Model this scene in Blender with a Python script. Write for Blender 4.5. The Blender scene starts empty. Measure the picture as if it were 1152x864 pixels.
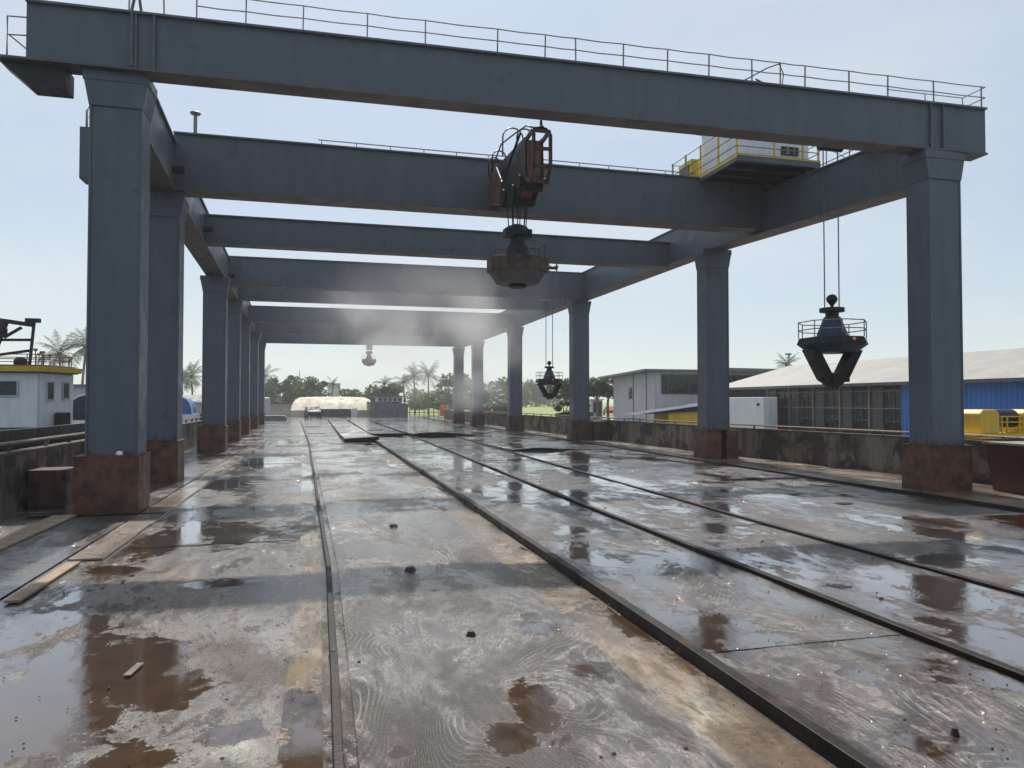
import bpy, bmesh, math, random
from mathutils import Vector, Matrix
from math import radians, sin, cos, tan, pi
random.seed(11)
S = bpy.context.scene
COL = S.collection
# ------------------------------------------------------------------ camera
F, CX, HY, EYE, YAW = 821.0, 576.0, 452.0, 2.2, radians(14.74)
cd = bpy.data.cameras.new('camera'); cam = bpy.data.objects.new('camera', cd); COL.objects.link(cam)
cd.sensor_width = 36; cd.lens = 36*F/1152; cd.clip_end = 6000; cd.clip_start = 0.05
cam.location = (0, 0, EYE); cam.rotation_euler = (radians(91.4), 0, -YAW)
S.camera = cam
SY, CY = sin(YAW), cos(YAW)
def D(px, d):
    """plan position of a thing seen at column px and depth d"""
    l = (px-CX)/F*d
    return (l*CY + d*SY, d*CY - l*SY)
def G(px, py, z=0.0):
    return D(px, (EYE-z)*F/(py-HY))
def ZH(py, d):
    return EYE + (HY-py)*d/F
# ------------------------------------------------------------------ world
w = bpy.data.worlds.new('World'); S.world = w; w.use_nodes = True
nt = w.node_tree; nt.nodes.clear()
SUN_EL, SUN_AZ = radians(54.5), radians(3.5)       # azimuth from +Y towards +X
def N(tree, t, **kw):
    n = tree.nodes.new(t)
    for k, v in kw.items():
        if k.startswith('i_'):
            n.inputs[k[2:].replace('_', ' ')].default_value = v
        else: setattr(n, k, v)
    return n
sky = N(nt, 'ShaderNodeTexSky', sky_type='NISHITA', sun_disc=False, sun_elevation=SUN_EL, sun_rotation=SUN_AZ,
        air_density=1.0, dust_density=1.6, ozone_density=2.5, altitude=0)
tc = N(nt, 'ShaderNodeTexCoord')
mp = N(nt, 'ShaderNodeMapping'); mp.inputs['Scale'].default_value = (1.2, 1.2, 3.2); mp.inputs['Location'].default_value = (3.1, 0.4, 0.2)
nz = N(nt, 'ShaderNodeTexNoise', i_Scale=1.4, i_Detail=6.0, i_Roughness=0.52)
cr = N(nt, 'ShaderNodeValToRGB'); cr.color_ramp.elements[0].position = .44; cr.color_ramp.elements[1].position = .68
cr.color_ramp.elements[0].color = (.0, .0, .0, 1); cr.color_ramp.elements[1].color = (.75, .75, .75, 1)
mx = N(nt, 'ShaderNodeMix', data_type='RGBA'); mx.inputs['B'].default_value = (6.8, 7.2, 7.65, 1)
m0 = N(nt, 'ShaderNodeMix', data_type='RGBA'); m0.inputs['Factor'].default_value = .62; m0.inputs['B'].default_value = (5.3, 6.35, 7.6, 1)
bg = N(nt, 'ShaderNodeBackground', i_Strength=0.10); wo = N(nt, 'ShaderNodeOutputWorld')
L = nt.links.new
L(tc.outputs['Generated'], mp.inputs[0]); L(mp.outputs[0], nz.inputs[0]); L(nz.outputs[0], cr.inputs[0])
L(cr.outputs[0], mx.inputs['Factor']); L(sky.outputs[0], m0.inputs['A']); L(m0.outputs['Result'], mx.inputs['A']); L(mx.outputs['Result'], bg.inputs[0]); L(bg.outputs[0], wo.inputs[0])
sd = bpy.data.lights.new('sun', 'SUN'); sd.energy = 5.0; sd.angle = radians(0.9); sd.color = (1, .94, .86)
so = bpy.data.objects.new('sun', sd); COL.objects.link(so); so.location = (0, 0, 60)
sv = Vector((sin(SUN_AZ)*cos(SUN_EL), cos(SUN_AZ)*cos(SUN_EL), sin(SUN_EL)))
so.rotation_euler = sv.to_track_quat('Z', 'Y').to_euler()
S.view_settings.view_transform = 'Standard'; S.view_settings.look = 'None'; S.view_settings.exposure = 0.10; S.view_settings.gamma = 1
S.cycles.max_bounces = 6; S.cycles.volume_bounces = 1; S.cycles.volume_step_rate = 1.0
S.cycles.use_denoising = True
# ------------------------------------------------------------------ materials
def newmat(name):
    m = bpy.data.materials.new(name); m.use_nodes = True
    t = m.node_tree; t.nodes.clear()
    b = t.nodes.new('ShaderNodeBsdfPrincipled'); o = t.nodes.new('ShaderNodeOutputMaterial')
    t.links.new(b.outputs[0], o.inputs[0])
    return m, t, b
def math_(t, op, a, b=None, clamp=False):
    n = t.nodes.new('ShaderNodeMath'); n.operation = op; n.use_clamp = clamp
    for i, v in enumerate((a, b)):
        if v is None: continue
        if isinstance(v, (int, float)): n.inputs[i].default_value = v
        else: t.links.new(v, n.inputs[i])
    return n.outputs[0]
def ramp(t, src, p0, p1, c0=0.0, c1=1.0):
    n = t.nodes.new('ShaderNodeMapRange'); n.interpolation_type = 'SMOOTHSTEP'
    t.links.new(src, n.inputs[0]); n.inputs[1].default_value = p0; n.inputs[2].default_value = p1
    n.inputs[3].default_value = c0; n.inputs[4].default_value = c1
    return n.outputs[0]
def mixc(t, f, a, b):
    n = t.nodes.new('ShaderNodeMix'); n.data_type = 'RGBA'
    if isinstance(f, (int, float)): n.inputs['Factor'].default_value = f
    else: t.links.new(f, n.inputs['Factor'])
    for k, v in (('A', a), ('B', b)):
        if isinstance(v, tuple): n.inputs[k].default_value = (*v, 1) if len(v) == 3 else v
        else: t.links.new(v, n.inputs[k])
    return n.outputs['Result']
def mixf(t, f, a, b):
    n = t.nodes.new('ShaderNodeMix'); n.data_type = 'FLOAT'
    t.links.new(f, n.inputs[0])
    for i, v in ((2, a), (3, b)):
        if isinstance(v, (int, float)): n.inputs[i].default_value = v
        else: t.links.new(v, n.inputs[i])
    return n.outputs[0]
def pos(t, scale=(1, 1, 1), loc=(0, 0, 0)):
    g = t.nodes.new('ShaderNodeNewGeometry'); m = t.nodes.new('ShaderNodeMapping')
    m.inputs['Scale'].default_value = scale; m.inputs['Location'].default_value = loc
    t.links.new(g.outputs['Position'], m.inputs[0]); return m.outputs[0]
def noise(t, v, scale, detail=4.0, rough=.55, dist=0.0):
    n = t.nodes.new('ShaderNodeTexNoise'); t.links.new(v, n.inputs['Vector'])
    n.inputs['Scale'].default_value = scale; n.inputs['Detail'].default_value = detail
    n.inputs['Roughness'].default_value = rough; n.inputs['Distortion'].default_value = dist
    return n.outputs[0]
def bump(t, b, h, strength, dist=.02, inp='Normal'):
    n = t.nodes.new('ShaderNodeBump'); n.inputs['Distance'].default_value = dist
    if isinstance(strength, (int, float)): n.inputs['Strength'].default_value = strength
    else: t.links.new(strength, n.inputs['Strength'])
    t.links.new(h, n.inputs['Height']); t.links.new(n.outputs[0], b.inputs[inp]); return n
def weathered(name, c1, c2, c3=None, amt=.62, rough=.5, metal=0.0, sc=1.0, streak=True, bmp=.25, sc3=2.0, spec=.5):
    """two tones that vary in vertical streaks plus spots of a third"""
    m, t, b = newmat(name)
    p = pos(t, (sc*2.2, sc*2.2, sc*.35) if streak else (sc, sc, sc))
    n1 = noise(t, p, 2.0, 5, .6)
    c = mixc(t, ramp(t, n1, .35, .66), c1, c2)
    p2 = pos(t, (sc, sc, sc), (3.7, 1.2, 9.1)); n2 = noise(t, p2, sc3, 7, .66, .4)
    if c3: c = mixc(t, ramp(t, n2, amt, amt+.07), c, c3)
    t.links.new(c, b.inputs['Base Color'])
    t.links.new(ramp(t, n2, .3, .7, rough-.12, rough+.14), b.inputs['Roughness'])
    b.inputs['Metallic'].default_value = metal; b.inputs['Specular IOR Level'].default_value = spec
    n3 = noise(t, p2, 22, 4, .6); bump(t, b, n3, bmp, .01)
    return m
def flat(name, c, rough=.5, metal=0.0, var=.25):
    return weathered(name, tuple(x*(1-var) for x in c), tuple(min(1, x*(1+var)) for x in c), None, rough=rough, metal=metal, streak=False, bmp=.1)
M = {}
M['steel'] = weathered('painted_steel', (.082, .101, .124), (.095, .116, .141), (.070, .083, .098), .62, .45, 0, .8, bmp=.12, spec=.3)
_t = M['steel'].node_tree; _b = [n for n in _t.nodes if n.type == 'BSDF_PRINCIPLED'][0]
_c = _b.inputs['Base Color'].links[0].from_socket          # rust bleeding up from the pedestals, ragged
_g = _t.nodes.new('ShaderNodeNewGeometry'); _s = _t.nodes.new('ShaderNodeSeparateXYZ'); _t.links.new(_g.outputs['Position'], _s.inputs[0])
_n = noise(_t, pos(_t, (5, 5, 1.2)), 1.6, 7, .7)
_m = math_(_t, 'ADD', _n, math_(_t, 'MULTIPLY', math_(_t, 'SUBTRACT', 1.35, _s.outputs[2]), .9))
_c2 = mixc(_t, ramp(_t, _m, .60, .70, 0, .85), _c, (.10, .05, .028))
_m2 = noise(_t, pos(_t, (3.5, 3.5, .25), (4, 1, 6)), 1.5, 8, .7)
_c2 = mixc(_t, ramp(_t, _m2, .63, .70, 0, .5), _c2, (.13, .10, .08))
_t.links.new(_c2, _b.inputs['Base Color'])
M['steel_dark'] = weathered('grimy_steel', (.06, .075, .09), (.10, .12, .14), (.12, .08, .055), .6, .5, 0, 1, bmp=.3)
M['flange'] = weathered('dirty_flange', (.075, .075, .078), (.105, .10, .098), (.11, .075, .05), .64, .6, 0, 1, streak=False)
M['rust'] = weathered('rusty_steel', (.06, .028, .017), (.145, .068, .036), (.19, .105, .06), .64, .62, .1, 1.5, streak=False, bmp=.7, sc3=3.5)
M['rust_dark'] = weathered('dark_rusty_steel', (.05, .028, .02), (.11, .055, .035), (.03, .02, .017), .55, .6, .1, 1.2, bmp=.6)
M['red_rust'] = weathered('brown_painted_steel', (.14, .06, .045), (.20, .09, .065), (.05, .03, .025), .60, .5, .1, 1.4)
M['maroon'] = weathered('maroon_paint', (.04, .006, .007), (.055, .009, .009), (.03, .01, .01), .6, .45, 0, 1.2)
M['black'] = weathered('black_greasy_steel', (.008, .008, .010), (.02, .019, .02), (.03, .018, .012), .62, .5, 0, 2, streak=False, spec=.3)
M['rail_black'] = weathered('wet_black_rail', (.008, .006, .005), (.02, .014, .011), (.06, .026, .012), .58, .42, 0, 2, streak=False, spec=.2, bmp=.6)
M['navy'] = weathered('blue_black_paint', (.010, .022, .055), (.018, .036, .09), (.03, .024, .02), .6, .4, .2, 2)
M['yellow'] = weathered('yellow_paint', (.60, .40, .02), (.70, .48, .04), (.35, .2, .04), .64, .45, 0, 1.5)
M['white'] = weathered('white_paint', (.68, .70, .72), (.78, .80, .82), (.55, .5, .45), .68, .45, 0, 1)
M['pale'] = weathered('pale_grey_cladding', (.44, .44, .47), (.52, .52, .55), (.3, .3, .29), .62, .55, 0, .6)
M['glass'] = flat('dark_window_glass', (.012, .014, .016), .22)
M['rail_grey'] = weathered('railing_steel', (.20, .175, .145), (.28, .25, .21), (.2, .09, .04), .55, .5, .3, 3)
M['cable'] = flat('steel_wire_rope', (.10, .11, .12), .45, .6)
M['concrete_wall'] = weathered('stained_wall', (.055, .038, .031), (.15, .125, .112), (.035, .022, .018), .48, .7, 0, .8, bmp=.7, sc3=1.1)
M['tan'] = weathered('tan_concrete', (.10, .078, .058), (.19, .15, .11), (.11, .08, .06), .55, .45, 0, 1.2, streak=False, bmp=.5, sc3=2.6)
M['wood'] = weathered('weathered_board_sunstrip', (.20, .135, .08), (.30, .21, .13), (.2, .12, .07), .6, .6, 0, 2, streak=False)
M['navy_canvas'] = flat('navy_canvas', (.012, .02, .055), .7)
M['blue_canvas'] = flat('blue_canvas', (.03, .13, .36), .7)
M['cream'] = weathered('cream_canvas', (.44, .38, .29), (.54, .47, .37), (.34, .29, .22), .6, .7, 0, .5, streak=False)
M['red'] = flat('red_paint', (.42, .02, .02), .4)
M['roof_grey'] = flat('grey_roof', (.13, .14, .145), .6)
M['dark_wall'] = weathered('dark_grey_cladding', (.05, .055, .06), (.075, .08, .085), None, rough=.5, sc=.7)
M['bark'] = weathered('palm_bark', (.16, .13, .10), (.24, .2, .16), (.1, .08, .06), .6, .8, 0, 2)
M['lamp_amber'] = flat('amber_lens', (.9, .35, .15), .3)
def leafmat(name, a, b_):
    m, t, b = newmat(name)
    n1 = noise(t, pos(t), .8, 3, .6)
    t.links.new(mixc(t, ramp(t, n1, .35, .65), a, b_), b.inputs['Base Color'])
    b.inputs['Roughness'].default_value = .55
    tr = t.nodes.new('ShaderNodeBsdfTranslucent'); ms = t.nodes.new('ShaderNodeMixShader'); ms.inputs[0].default_value = .28
    tr.inputs[0].default_value = (*[min(1, x*1.1) for x in b_], 1)
    out = [n for n in t.nodes if n.type == 'OUTPUT_MATERIAL'][0]
    t.links.new(b.outputs[0], ms.inputs[1]); t.links.new(tr.outputs[0], ms.inputs[2]); t.links.new(ms.outputs[0], out.inputs[0])
    return m
M['leaf'] = leafmat('broad_leaf', (.035, .06, .022), (.075, .11, .04))
M['leaf_pale'] = leafmat('pale_leaf', (.06, .10, .03), (.11, .16, .05))
M['frond'] = leafmat('palm_frond', (.035, .055, .025), (.07, .10, .045))
# corrugated roof / cladding
def corrugated(name, c1, c2, axis, pitch, c3=None, rough=.5):
    m, t, b = newmat(name)
    g = t.nodes.new('ShaderNodeNewGeometry'); s = t.nodes.new('ShaderNodeSeparateXYZ'); t.links.new(g.outputs['Position'], s.inputs[0])
    wv = math_(t, 'SINE', math_(t, 'MULTIPLY', s.outputs[axis], 2*pi/pitch))
    pan = math_(t, 'FLOOR', math_(t, 'MULTIPLY', s.outputs[axis], 1/1.6))
    wn = t.nodes.new('ShaderNodeTexWhiteNoise'); wn.noise_dimensions = '1D'; t.links.new(pan, wn.inputs['W'])
    n1 = noise(t, pos(t), .7, 6, .65)
    f = math_(t, 'ADD', math_(t, 'MULTIPLY', wn.outputs[0], .45), math_(t, 'MULTIPLY', ramp(t, n1, .35, .65), .55))
    c = mixc(t, f, c1, c2)
    if c3: c = mixc(t, ramp(t, noise(t, pos(t, (1, 1, 1), (7, 3, 1)), 1.1, 5), .5, .66), c, c3)
    t.links.new(c, b.inputs['Base Color']); b.inputs['Roughness'].default_value = rough
    bump(t, b, wv, .6, .03); return m
M['roof_sheet'] = corrugated('pale_roof_sheeting', (.24, .228, .205), (.34, .325, .295), 1, .35, (.30, .255, .20))
M['blue_clad'] = corrugated('blue_cladding', (.015, .14, .48), (.025, .19, .58), 1, .3)
# --- wet floor materials
def ellipses(t, lst):
    """soft union of ellipses in plan: 0 outside, 1 at the centre"""
    g = t.nodes.new('ShaderNodeNewGeometry'); out = None
    for (x, y, rx, ry) in lst:
        m = t.nodes.new('ShaderNodeMapping'); m.inputs['Location'].default_value = (-x/rx, -y/ry, 0); m.inputs['Scale'].default_value = (1/rx, 1/ry, 0)
        t.links.new(g.outputs['Position'], m.inputs[0])
        l = t.nodes.new('ShaderNodeVectorMath'); l.operation = 'LENGTH'; t.links.new(m.outputs[0], l.inputs[0])
        v = math_(t, 'SUBTRACT', 1.0, l.outputs['Value'])
        out = v if out is None else math_(t, 'MAXIMUM', out, v)
    return math_(t, 'MAXIMUM', out, -1.0)
def wetfloor(name, tones, mud, dry, pud, grain=0, rough=(.22, .42), pthr=.5, drythr=.62, stretch=.45, tile=None, rel=1.0):
    m, t, b = newmat(name)
    P = pos(t)
    g = t.nodes.new('ShaderNodeNewGeometry'); sp = t.nodes.new('ShaderNodeSeparateXYZ'); t.links.new(g.outputs['Position'], sp.inputs[0])
    big = noise(t, pos(t, (1, stretch, 1), (5.1, 2.3, 0)), .55, 6, .62, .35)
    e = ellipses(t, pud)
    edge = noise(t, P, 2.8, 12, .74, .25)
    pm = math_(t, 'ADD', math_(t, 'MULTIPLY', e, .75), math_(t, 'MULTIPLY', math_(t, 'SUBTRACT', edge, .52), 2.6))
    pm = math_(t, 'MAXIMUM', ramp(t, pm, .0, .12), ramp(t, math_(t, 'ADD', big, math_(t, 'MULTIPLY', math_(t, 'SUBTRACT', edge, .5), .34)), pthr+.10, pthr+.14))
    fine = noise(t, P, 46, 6, .8)
    mid = noise(t, P, 11, 8, .75, .2)
    n1 = noise(t, pos(t, (1, .6, 1)), 1.3, 10, .76, .2)
    c = mixc(t, ramp(t, n1, .36, .62), tones[0], tones[1])
    c = mixc(t, ramp(t, mid, .48, .64, 0, .6), c, tuple(x*.5 for x in tones[0]))
    c = mixc(t, ramp(t, fine, .50, .66, 0, .8), c, tones[2])
    n4 = noise(t, pos(t, (1.2, .35, 1), (11, 4, 2)), .9, 9, .72, .5)
    c = mixc(t, ramp(t, n4, drythr, drythr+.08, 0, .75), c, dry)
    dk = ramp(t, noise(t, pos(t, (1, .5, 1), (1, 14, 2)), 1.7, 9, .75, .6), .57, .63, 0, .75)
    c = mixc(t, dk, c, mud)
    hgt = math_(t, 'ADD', math_(t, 'MULTIPLY', fine, .22), math_(t, 'MULTIPLY', mid, 1.0))
    if grain:
        a = noise(t, pos(t, (1.0, .5, 1), (2.2, 7.7, 0)), 1.05, 1.2, .35, .35)
        where = ramp(t, noise(t, pos(t, (.8, .3, 1), (8, 1.5, 0)), .6, 2, .4), .38, .60, .35, 1.0)
        jit = math_(t, 'MULTIPLY', noise(t, pos(t, (9, 1.0, 1)), 1.6, 6, .6), .035)
        ph = math_(t, 'ADD', math_(t, 'ADD', math_(t, 'MULTIPLY', math_(t, 'MULTIPLY', a, where), 3.2), sp.outputs[0]), jit)
        wv = math_(t, 'SINE', math_(t, 'MULTIPLY', ph, 2*pi*grain))
        amp = ramp(t, noise(t, pos(t, (1, .5, 1), (3, 9, 1)), 1.1, 7, .72), .42, .60, .05, 1.0)
        line = math_(t, 'MULTIPLY', ramp(t, wv, .35, .95), math_(t, 'MULTIPLY', amp, ramp(t, mid, .36, .56)))
        strk = noise(t, pos(t, (34, 1.6, 1)), 1.0, 5, .7)
        hgt = math_(t, 'ADD', hgt, math_(t, 'ADD', math_(t, 'MULTIPLY', wv, math_(t, 'MULTIPLY', amp, .12)), math_(t, 'MULTIPLY', strk, .5)))
        c = mixc(t, math_(t, 'MULTIPLY', line, .60), c, tuple(min(1, x*1.7) for x in tones[2]))  # grain lines paled, sky reflection along them put into the colour
        c = mixc(t, ramp(t, strk, .56, .66, 0, .55), c, tuple(x*.4 for x in tones[0]))
    if tile:
        wn = t.nodes.new('ShaderNodeTexWhiteNoise'); wn.noise_dimensions = '2D'; cb = t.nodes.new('ShaderNodeCombineXYZ')
        t.links.new(math_(t, 'FLOOR', math_(t, 'MULTIPLY', sp.outputs[1], 1/tile)), cb.inputs[0]); t.links.new(cb.outputs[0], wn.inputs[0])
        c = mixc(t, math_(t, 'MULTIPLY', wn.outputs[0], .2), c, mud)
    c = mixc(t, math_(t, 'MULTIPLY', pm, .92), c, mixc(t, ramp(t, edge, .4, .7), mud, tuple(x*.5 for x in mud)))
    t.links.new(c, b.inputs['Base Color'])
    wet = noise(t, pos(t, (1, .5, 1), (9, 1, 4)), .8, 10, .78, .3)
    t.links.new(mixf(t, pm, ramp(t, wet, .38, .62, rough[0], rough[1]), .08), b.inputs['Roughness'])
    inv = math_(t, 'SUBTRACT', 1.0, math_(t, 'MULTIPLY', pm, .93))
    bump(t, b, hgt, math_(t, 'MULTIPLY', inv, ramp(t, wet, .42, .58, .12, 1.0)), .036*rel)
    b.inputs['Coat Weight'].default_value = 1.0; b.inputs['Coat IOR'].default_value = 1.65
    t.links.new(mixf(t, pm, ramp(t, wet, .46, .64, .025, .10), .02), b.inputs['Coat Roughness'])
    bump(t, b, hgt, math_(t, 'MULTIPLY', inv, ramp(t, wet, .46, .60, .06, 1.0)), .085*rel, 'Coat Normal')
    return m
def E(px, py, rx, ry):
    x, y = G(px, py); return (x, y, rx, ry)
pud_ap = [E(45, 800, .75, 1.3), E(135, 745, .62, .9), E(175, 775, .5, .5), E(265, 598, .55, 1.5), E(215, 600, .55, 1.6), E(330, 598, .5, 1.5),
          E(250, 545, .9, 1.6), E(300, 520, 1.0, 3.0), E(250, 655, .5, .25), E(185, 610, .5, 1.2), E(270, 820, .28, .2), E(150, 850, .35, .3),
          E(320, 497, 1.4, 4), E(130, 640, .4, .35)]
pud_pl = [E(600, 800, .2, .55), E(575, 830, .18, .3), E(600, 705, .22, .35), E(665, 755, .2, .3), E(805, 705, .35, .5), E(805, 600, .5, .8),
          E(650, 600, .35, .5), E(450, 850, .1, .12), E(1060, 672, .55, .6), E(1060, 635, .6, .5), E(960, 768, .16, .12), E(1070, 605, .6, .6),
          E(640, 560, .6, 1.0), E(575, 560, .6, 2.2), E(700, 545, 1.0, 2.5), E(780, 510, 1.6, 4), E(640, 515, 1.4, 4), E(1050, 575, 1.6, .7), E(920, 545, 1.4, .9),
          E(500, 520, 1.2, 4), E(900, 560, 1.3, .5)]
M['apron'] = wetfloor('wet_concrete', ((.052, .038, .028), (.115, .091, .071), (.34, .30, .25)), (.06, .030, .010), (.27, .19, .12), pud_ap, pthr=.47, drythr=.60)
M['plate'] = wetfloor('wet_steel_plate', ((.055, .042, .034), (.105, .086, .074), (.28, .25, .22)), (.06, .031, .011), (.24, .185, .13), pud_pl, grain=20, rough=(.2, .38), pthr=.52, drythr=.64, tile=6.1)
M['plate_wet'] = wetfloor('very_wet_plate', ((.030, .017, .011), (.058, .037, .026), (.21, .17, .14)), (.05, .024, .008), (.20, .125, .08), pud_pl, grain=17, rough=(.12, .24), pthr=.43, drythr=.66, tile=7.3)
M['ochre'] = wetfloor('ochre_wet_concrete', ((.09, .06, .035), (.20, .13, .06), (.28, .21, .14)), (.055, .03, .011), (.30, .20, .09), pud_pl, pthr=.42, drythr=.54)
M['side_plate'] = wetfloor('dark_side_plate', ((.07, .062, .058), (.12, .108, .1), (.15, .14, .13)), (.05, .033, .02), (.2, .14, .09), pud_ap, rough=(.25, .45), pthr=.55, drythr=.6)
M['tan_walk'] = wetfloor('tan_damp_concrete', ((.16, .115, .078), (.27, .205, .15), (.34, .28, .22)), (.08, .05, .03), (.38, .27, .18), [(99, -99, 1, 1)], rough=(.35, .6), pthr=.54, drythr=.55)
m, t, b = newmat('grass_land'); n1 = noise(t, pos(t), .05, 6, .6)
t.links.new(mixc(t, ramp(t, n1, .4, .6), (.16, .22, .045), (.22, .28, .07)), b.inputs['Base Color']); b.inputs['Roughness'].default_value = .9
bump(t, b, noise(t, pos(t), 3, 4), .6, .1); M['grass'] = m
m, t, b = newmat('harbour_water'); b.inputs['Base Color'].default_value = (.03, .04, .04, 1); b.inputs['Roughness'].default_value = .08
bump(t, b, noise(t, pos(t), 1.2, 4), .4, .1); M['water'] = m
# ------------------------------------------------------------------ mesh helpers
class MB:
    def __init__(s): s.bm = bmesh.new()
    def box(s, x0, x1, y0, y1, z0, z1):
        v = [s.bm.verts.new(p) for p in ((x0,y0,z0),(x1,y0,z0),(x1,y1,z0),(x0,y1,z0),(x0,y0,z1),(x1,y0,z1),(x1,y1,z1),(x0,y1,z1))]
        for f in ((3,2,1,0),(4,5,6,7),(0,1,5,4),(1,2,6,5),(2,3,7,6),(3,0,4,7)): s.bm.faces.new([v[i] for i in f])
        return s
    def obox(s, c, ux, uy, sx, sy, z0, z1):
        """box with plan axes ux, uy around centre c"""
        ux = Vector((*ux, 0)).normalized(); uy = Vector((*uy, 0)).normalized(); c = Vector((*c, 0))
        q = [c-ux*sx/2-uy*sy/2, c+ux*sx/2-uy*sy/2, c+ux*sx/2+uy*sy/2, c-ux*sx/2+uy*sy/2]
        return s.prism([(p.x, p.y) for p in q], z0, z1)
    def prism(s, pts, z0, z1, top=None):
        top = top or pts
        a = [s.bm.verts.new((p[0], p[1], z0)) for p in pts]; b = [s.bm.verts.new((p[0], p[1], z1)) for p in top]
        n = len(pts); s.bm.faces.new(a[::-1]); s.bm.faces.new(b)
        for i in range(n): s.bm.faces.new((a[i], a[(i+1) % n], b[(i+1) % n], b[i]))
        return s
    def bar(s, p0, p1, w, h):
        p0, p1 = Vector(p0), Vector(p1); d = (p1-p0).normalized()
        up = Vector((0, 0, 1)) if abs(d.z) < .95 else Vector((0, 1, 0))
        r = d.cross(up).normalized(); u = r.cross(d)
        v = []
        for p in (p0, p1):
            for a, c in ((-1, -1), (1, -1), (1, 1), (-1, 1)): v.append(s.bm.verts.new(p + r*a*w/2 + u*c*h/2))
        for f in ((3,2,1,0),(4,5,6,7),(0,1,5,4),(1,2,6,5),(2,3,7,6),(3,0,4,7)): s.bm.faces.new([v[i] for i in f])
        return s
    def tube(s, pts, r, seg=6, r1=None):
        pts = [Vector(p) for p in pts]; rings = []; n = len(pts)
        for i, p in enumerate(pts):
            d = (pts[min(i+1, n-1)]-pts[max(i-1, 0)]).normalized()
            up = Vector((0, 0, 1)) if abs(d.z) < .9 else Vector((1, 0, 0))
            a = d.cross(up).normalized(); b = a.cross(d)
            rr = r if r1 is None else r + (r1-r)*i/(n-1)
            rings.append([s.bm.verts.new(p + (a*cos(2*pi*k/seg)+b*sin(2*pi*k/seg))*rr) for k in range(seg)])
        for i in range(n-1):
            for k in range(seg): s.bm.faces.new((rings[i][k], rings[i][(k+1) % seg], rings[i+1][(k+1) % seg], rings[i+1][k]))
        s.bm.faces.new(rings[0][::-1]); s.bm.faces.new(rings[-1]); return s
    def lathe(s, c, prof, seg=16, rot=0, sx=1, sy=1):
        """prof: list of (radius, z) bottom to top about the vertical through c"""
        rings = [[s.bm.verts.new((c[0]+r*sx*cos(2*pi*k/seg+rot), c[1]+r*sy*sin(2*pi*k/seg+rot), c[2]+z)) for k in range(seg)] for r, z in prof]
        for i in range(len(rings)-1):
            for k in range(seg): s.bm.faces.new((rings[i][k], rings[i][(k+1) % seg], rings[i+1][(k+1) % seg], rings[i+1][k]))
        s.bm.faces.new(rings[0][::-1]); s.bm.faces.new(rings[-1]); return s
    def extr(s, poly, o, ax, ay, d0, d1):
        """polygon in plane (ax, ay) at o, extruded along ax x ay between d0 and d1"""
        o, ax, ay = Vector(o), Vector(ax), Vector(ay); n = ax.cross(ay)
        a = [s.bm.verts.new(o+ax*p[0]+ay*p[1]+n*d0) for p in poly]; b = [s.bm.verts.new(o+ax*p[0]+ay*p[1]+n*d1) for p in poly]
        k = len(poly); s.bm.faces.new(a[::-1]); s.bm.faces.new(b)
        for i in range(k): s.bm.faces.new((a[i], a[(i+1) % k], b[(i+1) % k], b[i]))
        return s
    def sweep(s, prof, path):
        """prof: closed (side, up) polygon; path: list of 3D points; sides perpendicular to path in plan"""
        rings = []; n = len(path); path = [Vector(p) for p in path]
        for i, p in enumerate(path):
            d = (path[min(i+1, n-1)]-path[max(i-1, 0)]); d.z = 0; d.normalize(); r = Vector((d.y, -d.x, 0))
            rings.append([s.bm.verts.new(p + r*a + Vector((0, 0, b))) for a, b in prof])
        k = len(prof)
        for i in range(n-1):
            for j in range(k): s.bm.faces.new((rings[i][j], rings[i][(j+1) % k], rings[i+1][(j+1) % k], rings[i+1][j]))
        s.bm.faces.new(rings[0][::-1]); s.bm.faces.new(rings[-1]); return s
    def build(s, name, mat, parent=None, smooth=False, bevel=0):
        bmesh.ops.recalc_face_normals(s.bm, faces=s.bm.faces)
        off = Vector((0, 0, 0)); q = parent
        while q: off += q.location; q = q.parent
        bmesh.ops.translate(s.bm, verts=s.bm.verts, vec=-off)
        me = bpy.data.meshes.new(name); s.bm.to_mesh(me); s.bm.free()
        if smooth:
            for p in me.polygons: p.use_smooth = True
        me.materials.append(mat); o = bpy.data.objects.new(name, me); COL.objects.link(o)
        if parent: o.parent = parent
        if bevel:
            mo = o.modifiers.new('bevel', 'BEVEL'); mo.width = bevel; mo.segments = 2; mo.limit_method = 'ANGLE'
        return o
def thing(name, label, cat, loc=(0, 0, 0), group=None):
    o = bpy.data.objects.new(name, None); COL.objects.link(o); o.location = loc
    o['label'] = label; o['category'] = cat
    if group: o['group'] = group
    bpy.context.view_layer.update; return o
def tag(o, label, cat, group=None):
    o['label'] = label; o['category'] = cat
    if group: o['group'] = group
    return o
def struct(o): o['kind'] = 'structure'; return o
def dup(root, loc, label, scale=None, rz=0, group=None):
    r = root.copy(); COL.objects.link(r); r.location = loc; r['label'] = label
    r.rotation_euler = (0, 0, rz)
    if scale: r.scale = scale
    if group: r['group'] = group
    for ch in list(root.children):
        c = ch.copy(); COL.objects.link(c); c.parent = r
        for g in ch.children:
            k = g.copy(); COL.objects.link(k); k.parent = c
    return r
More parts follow.
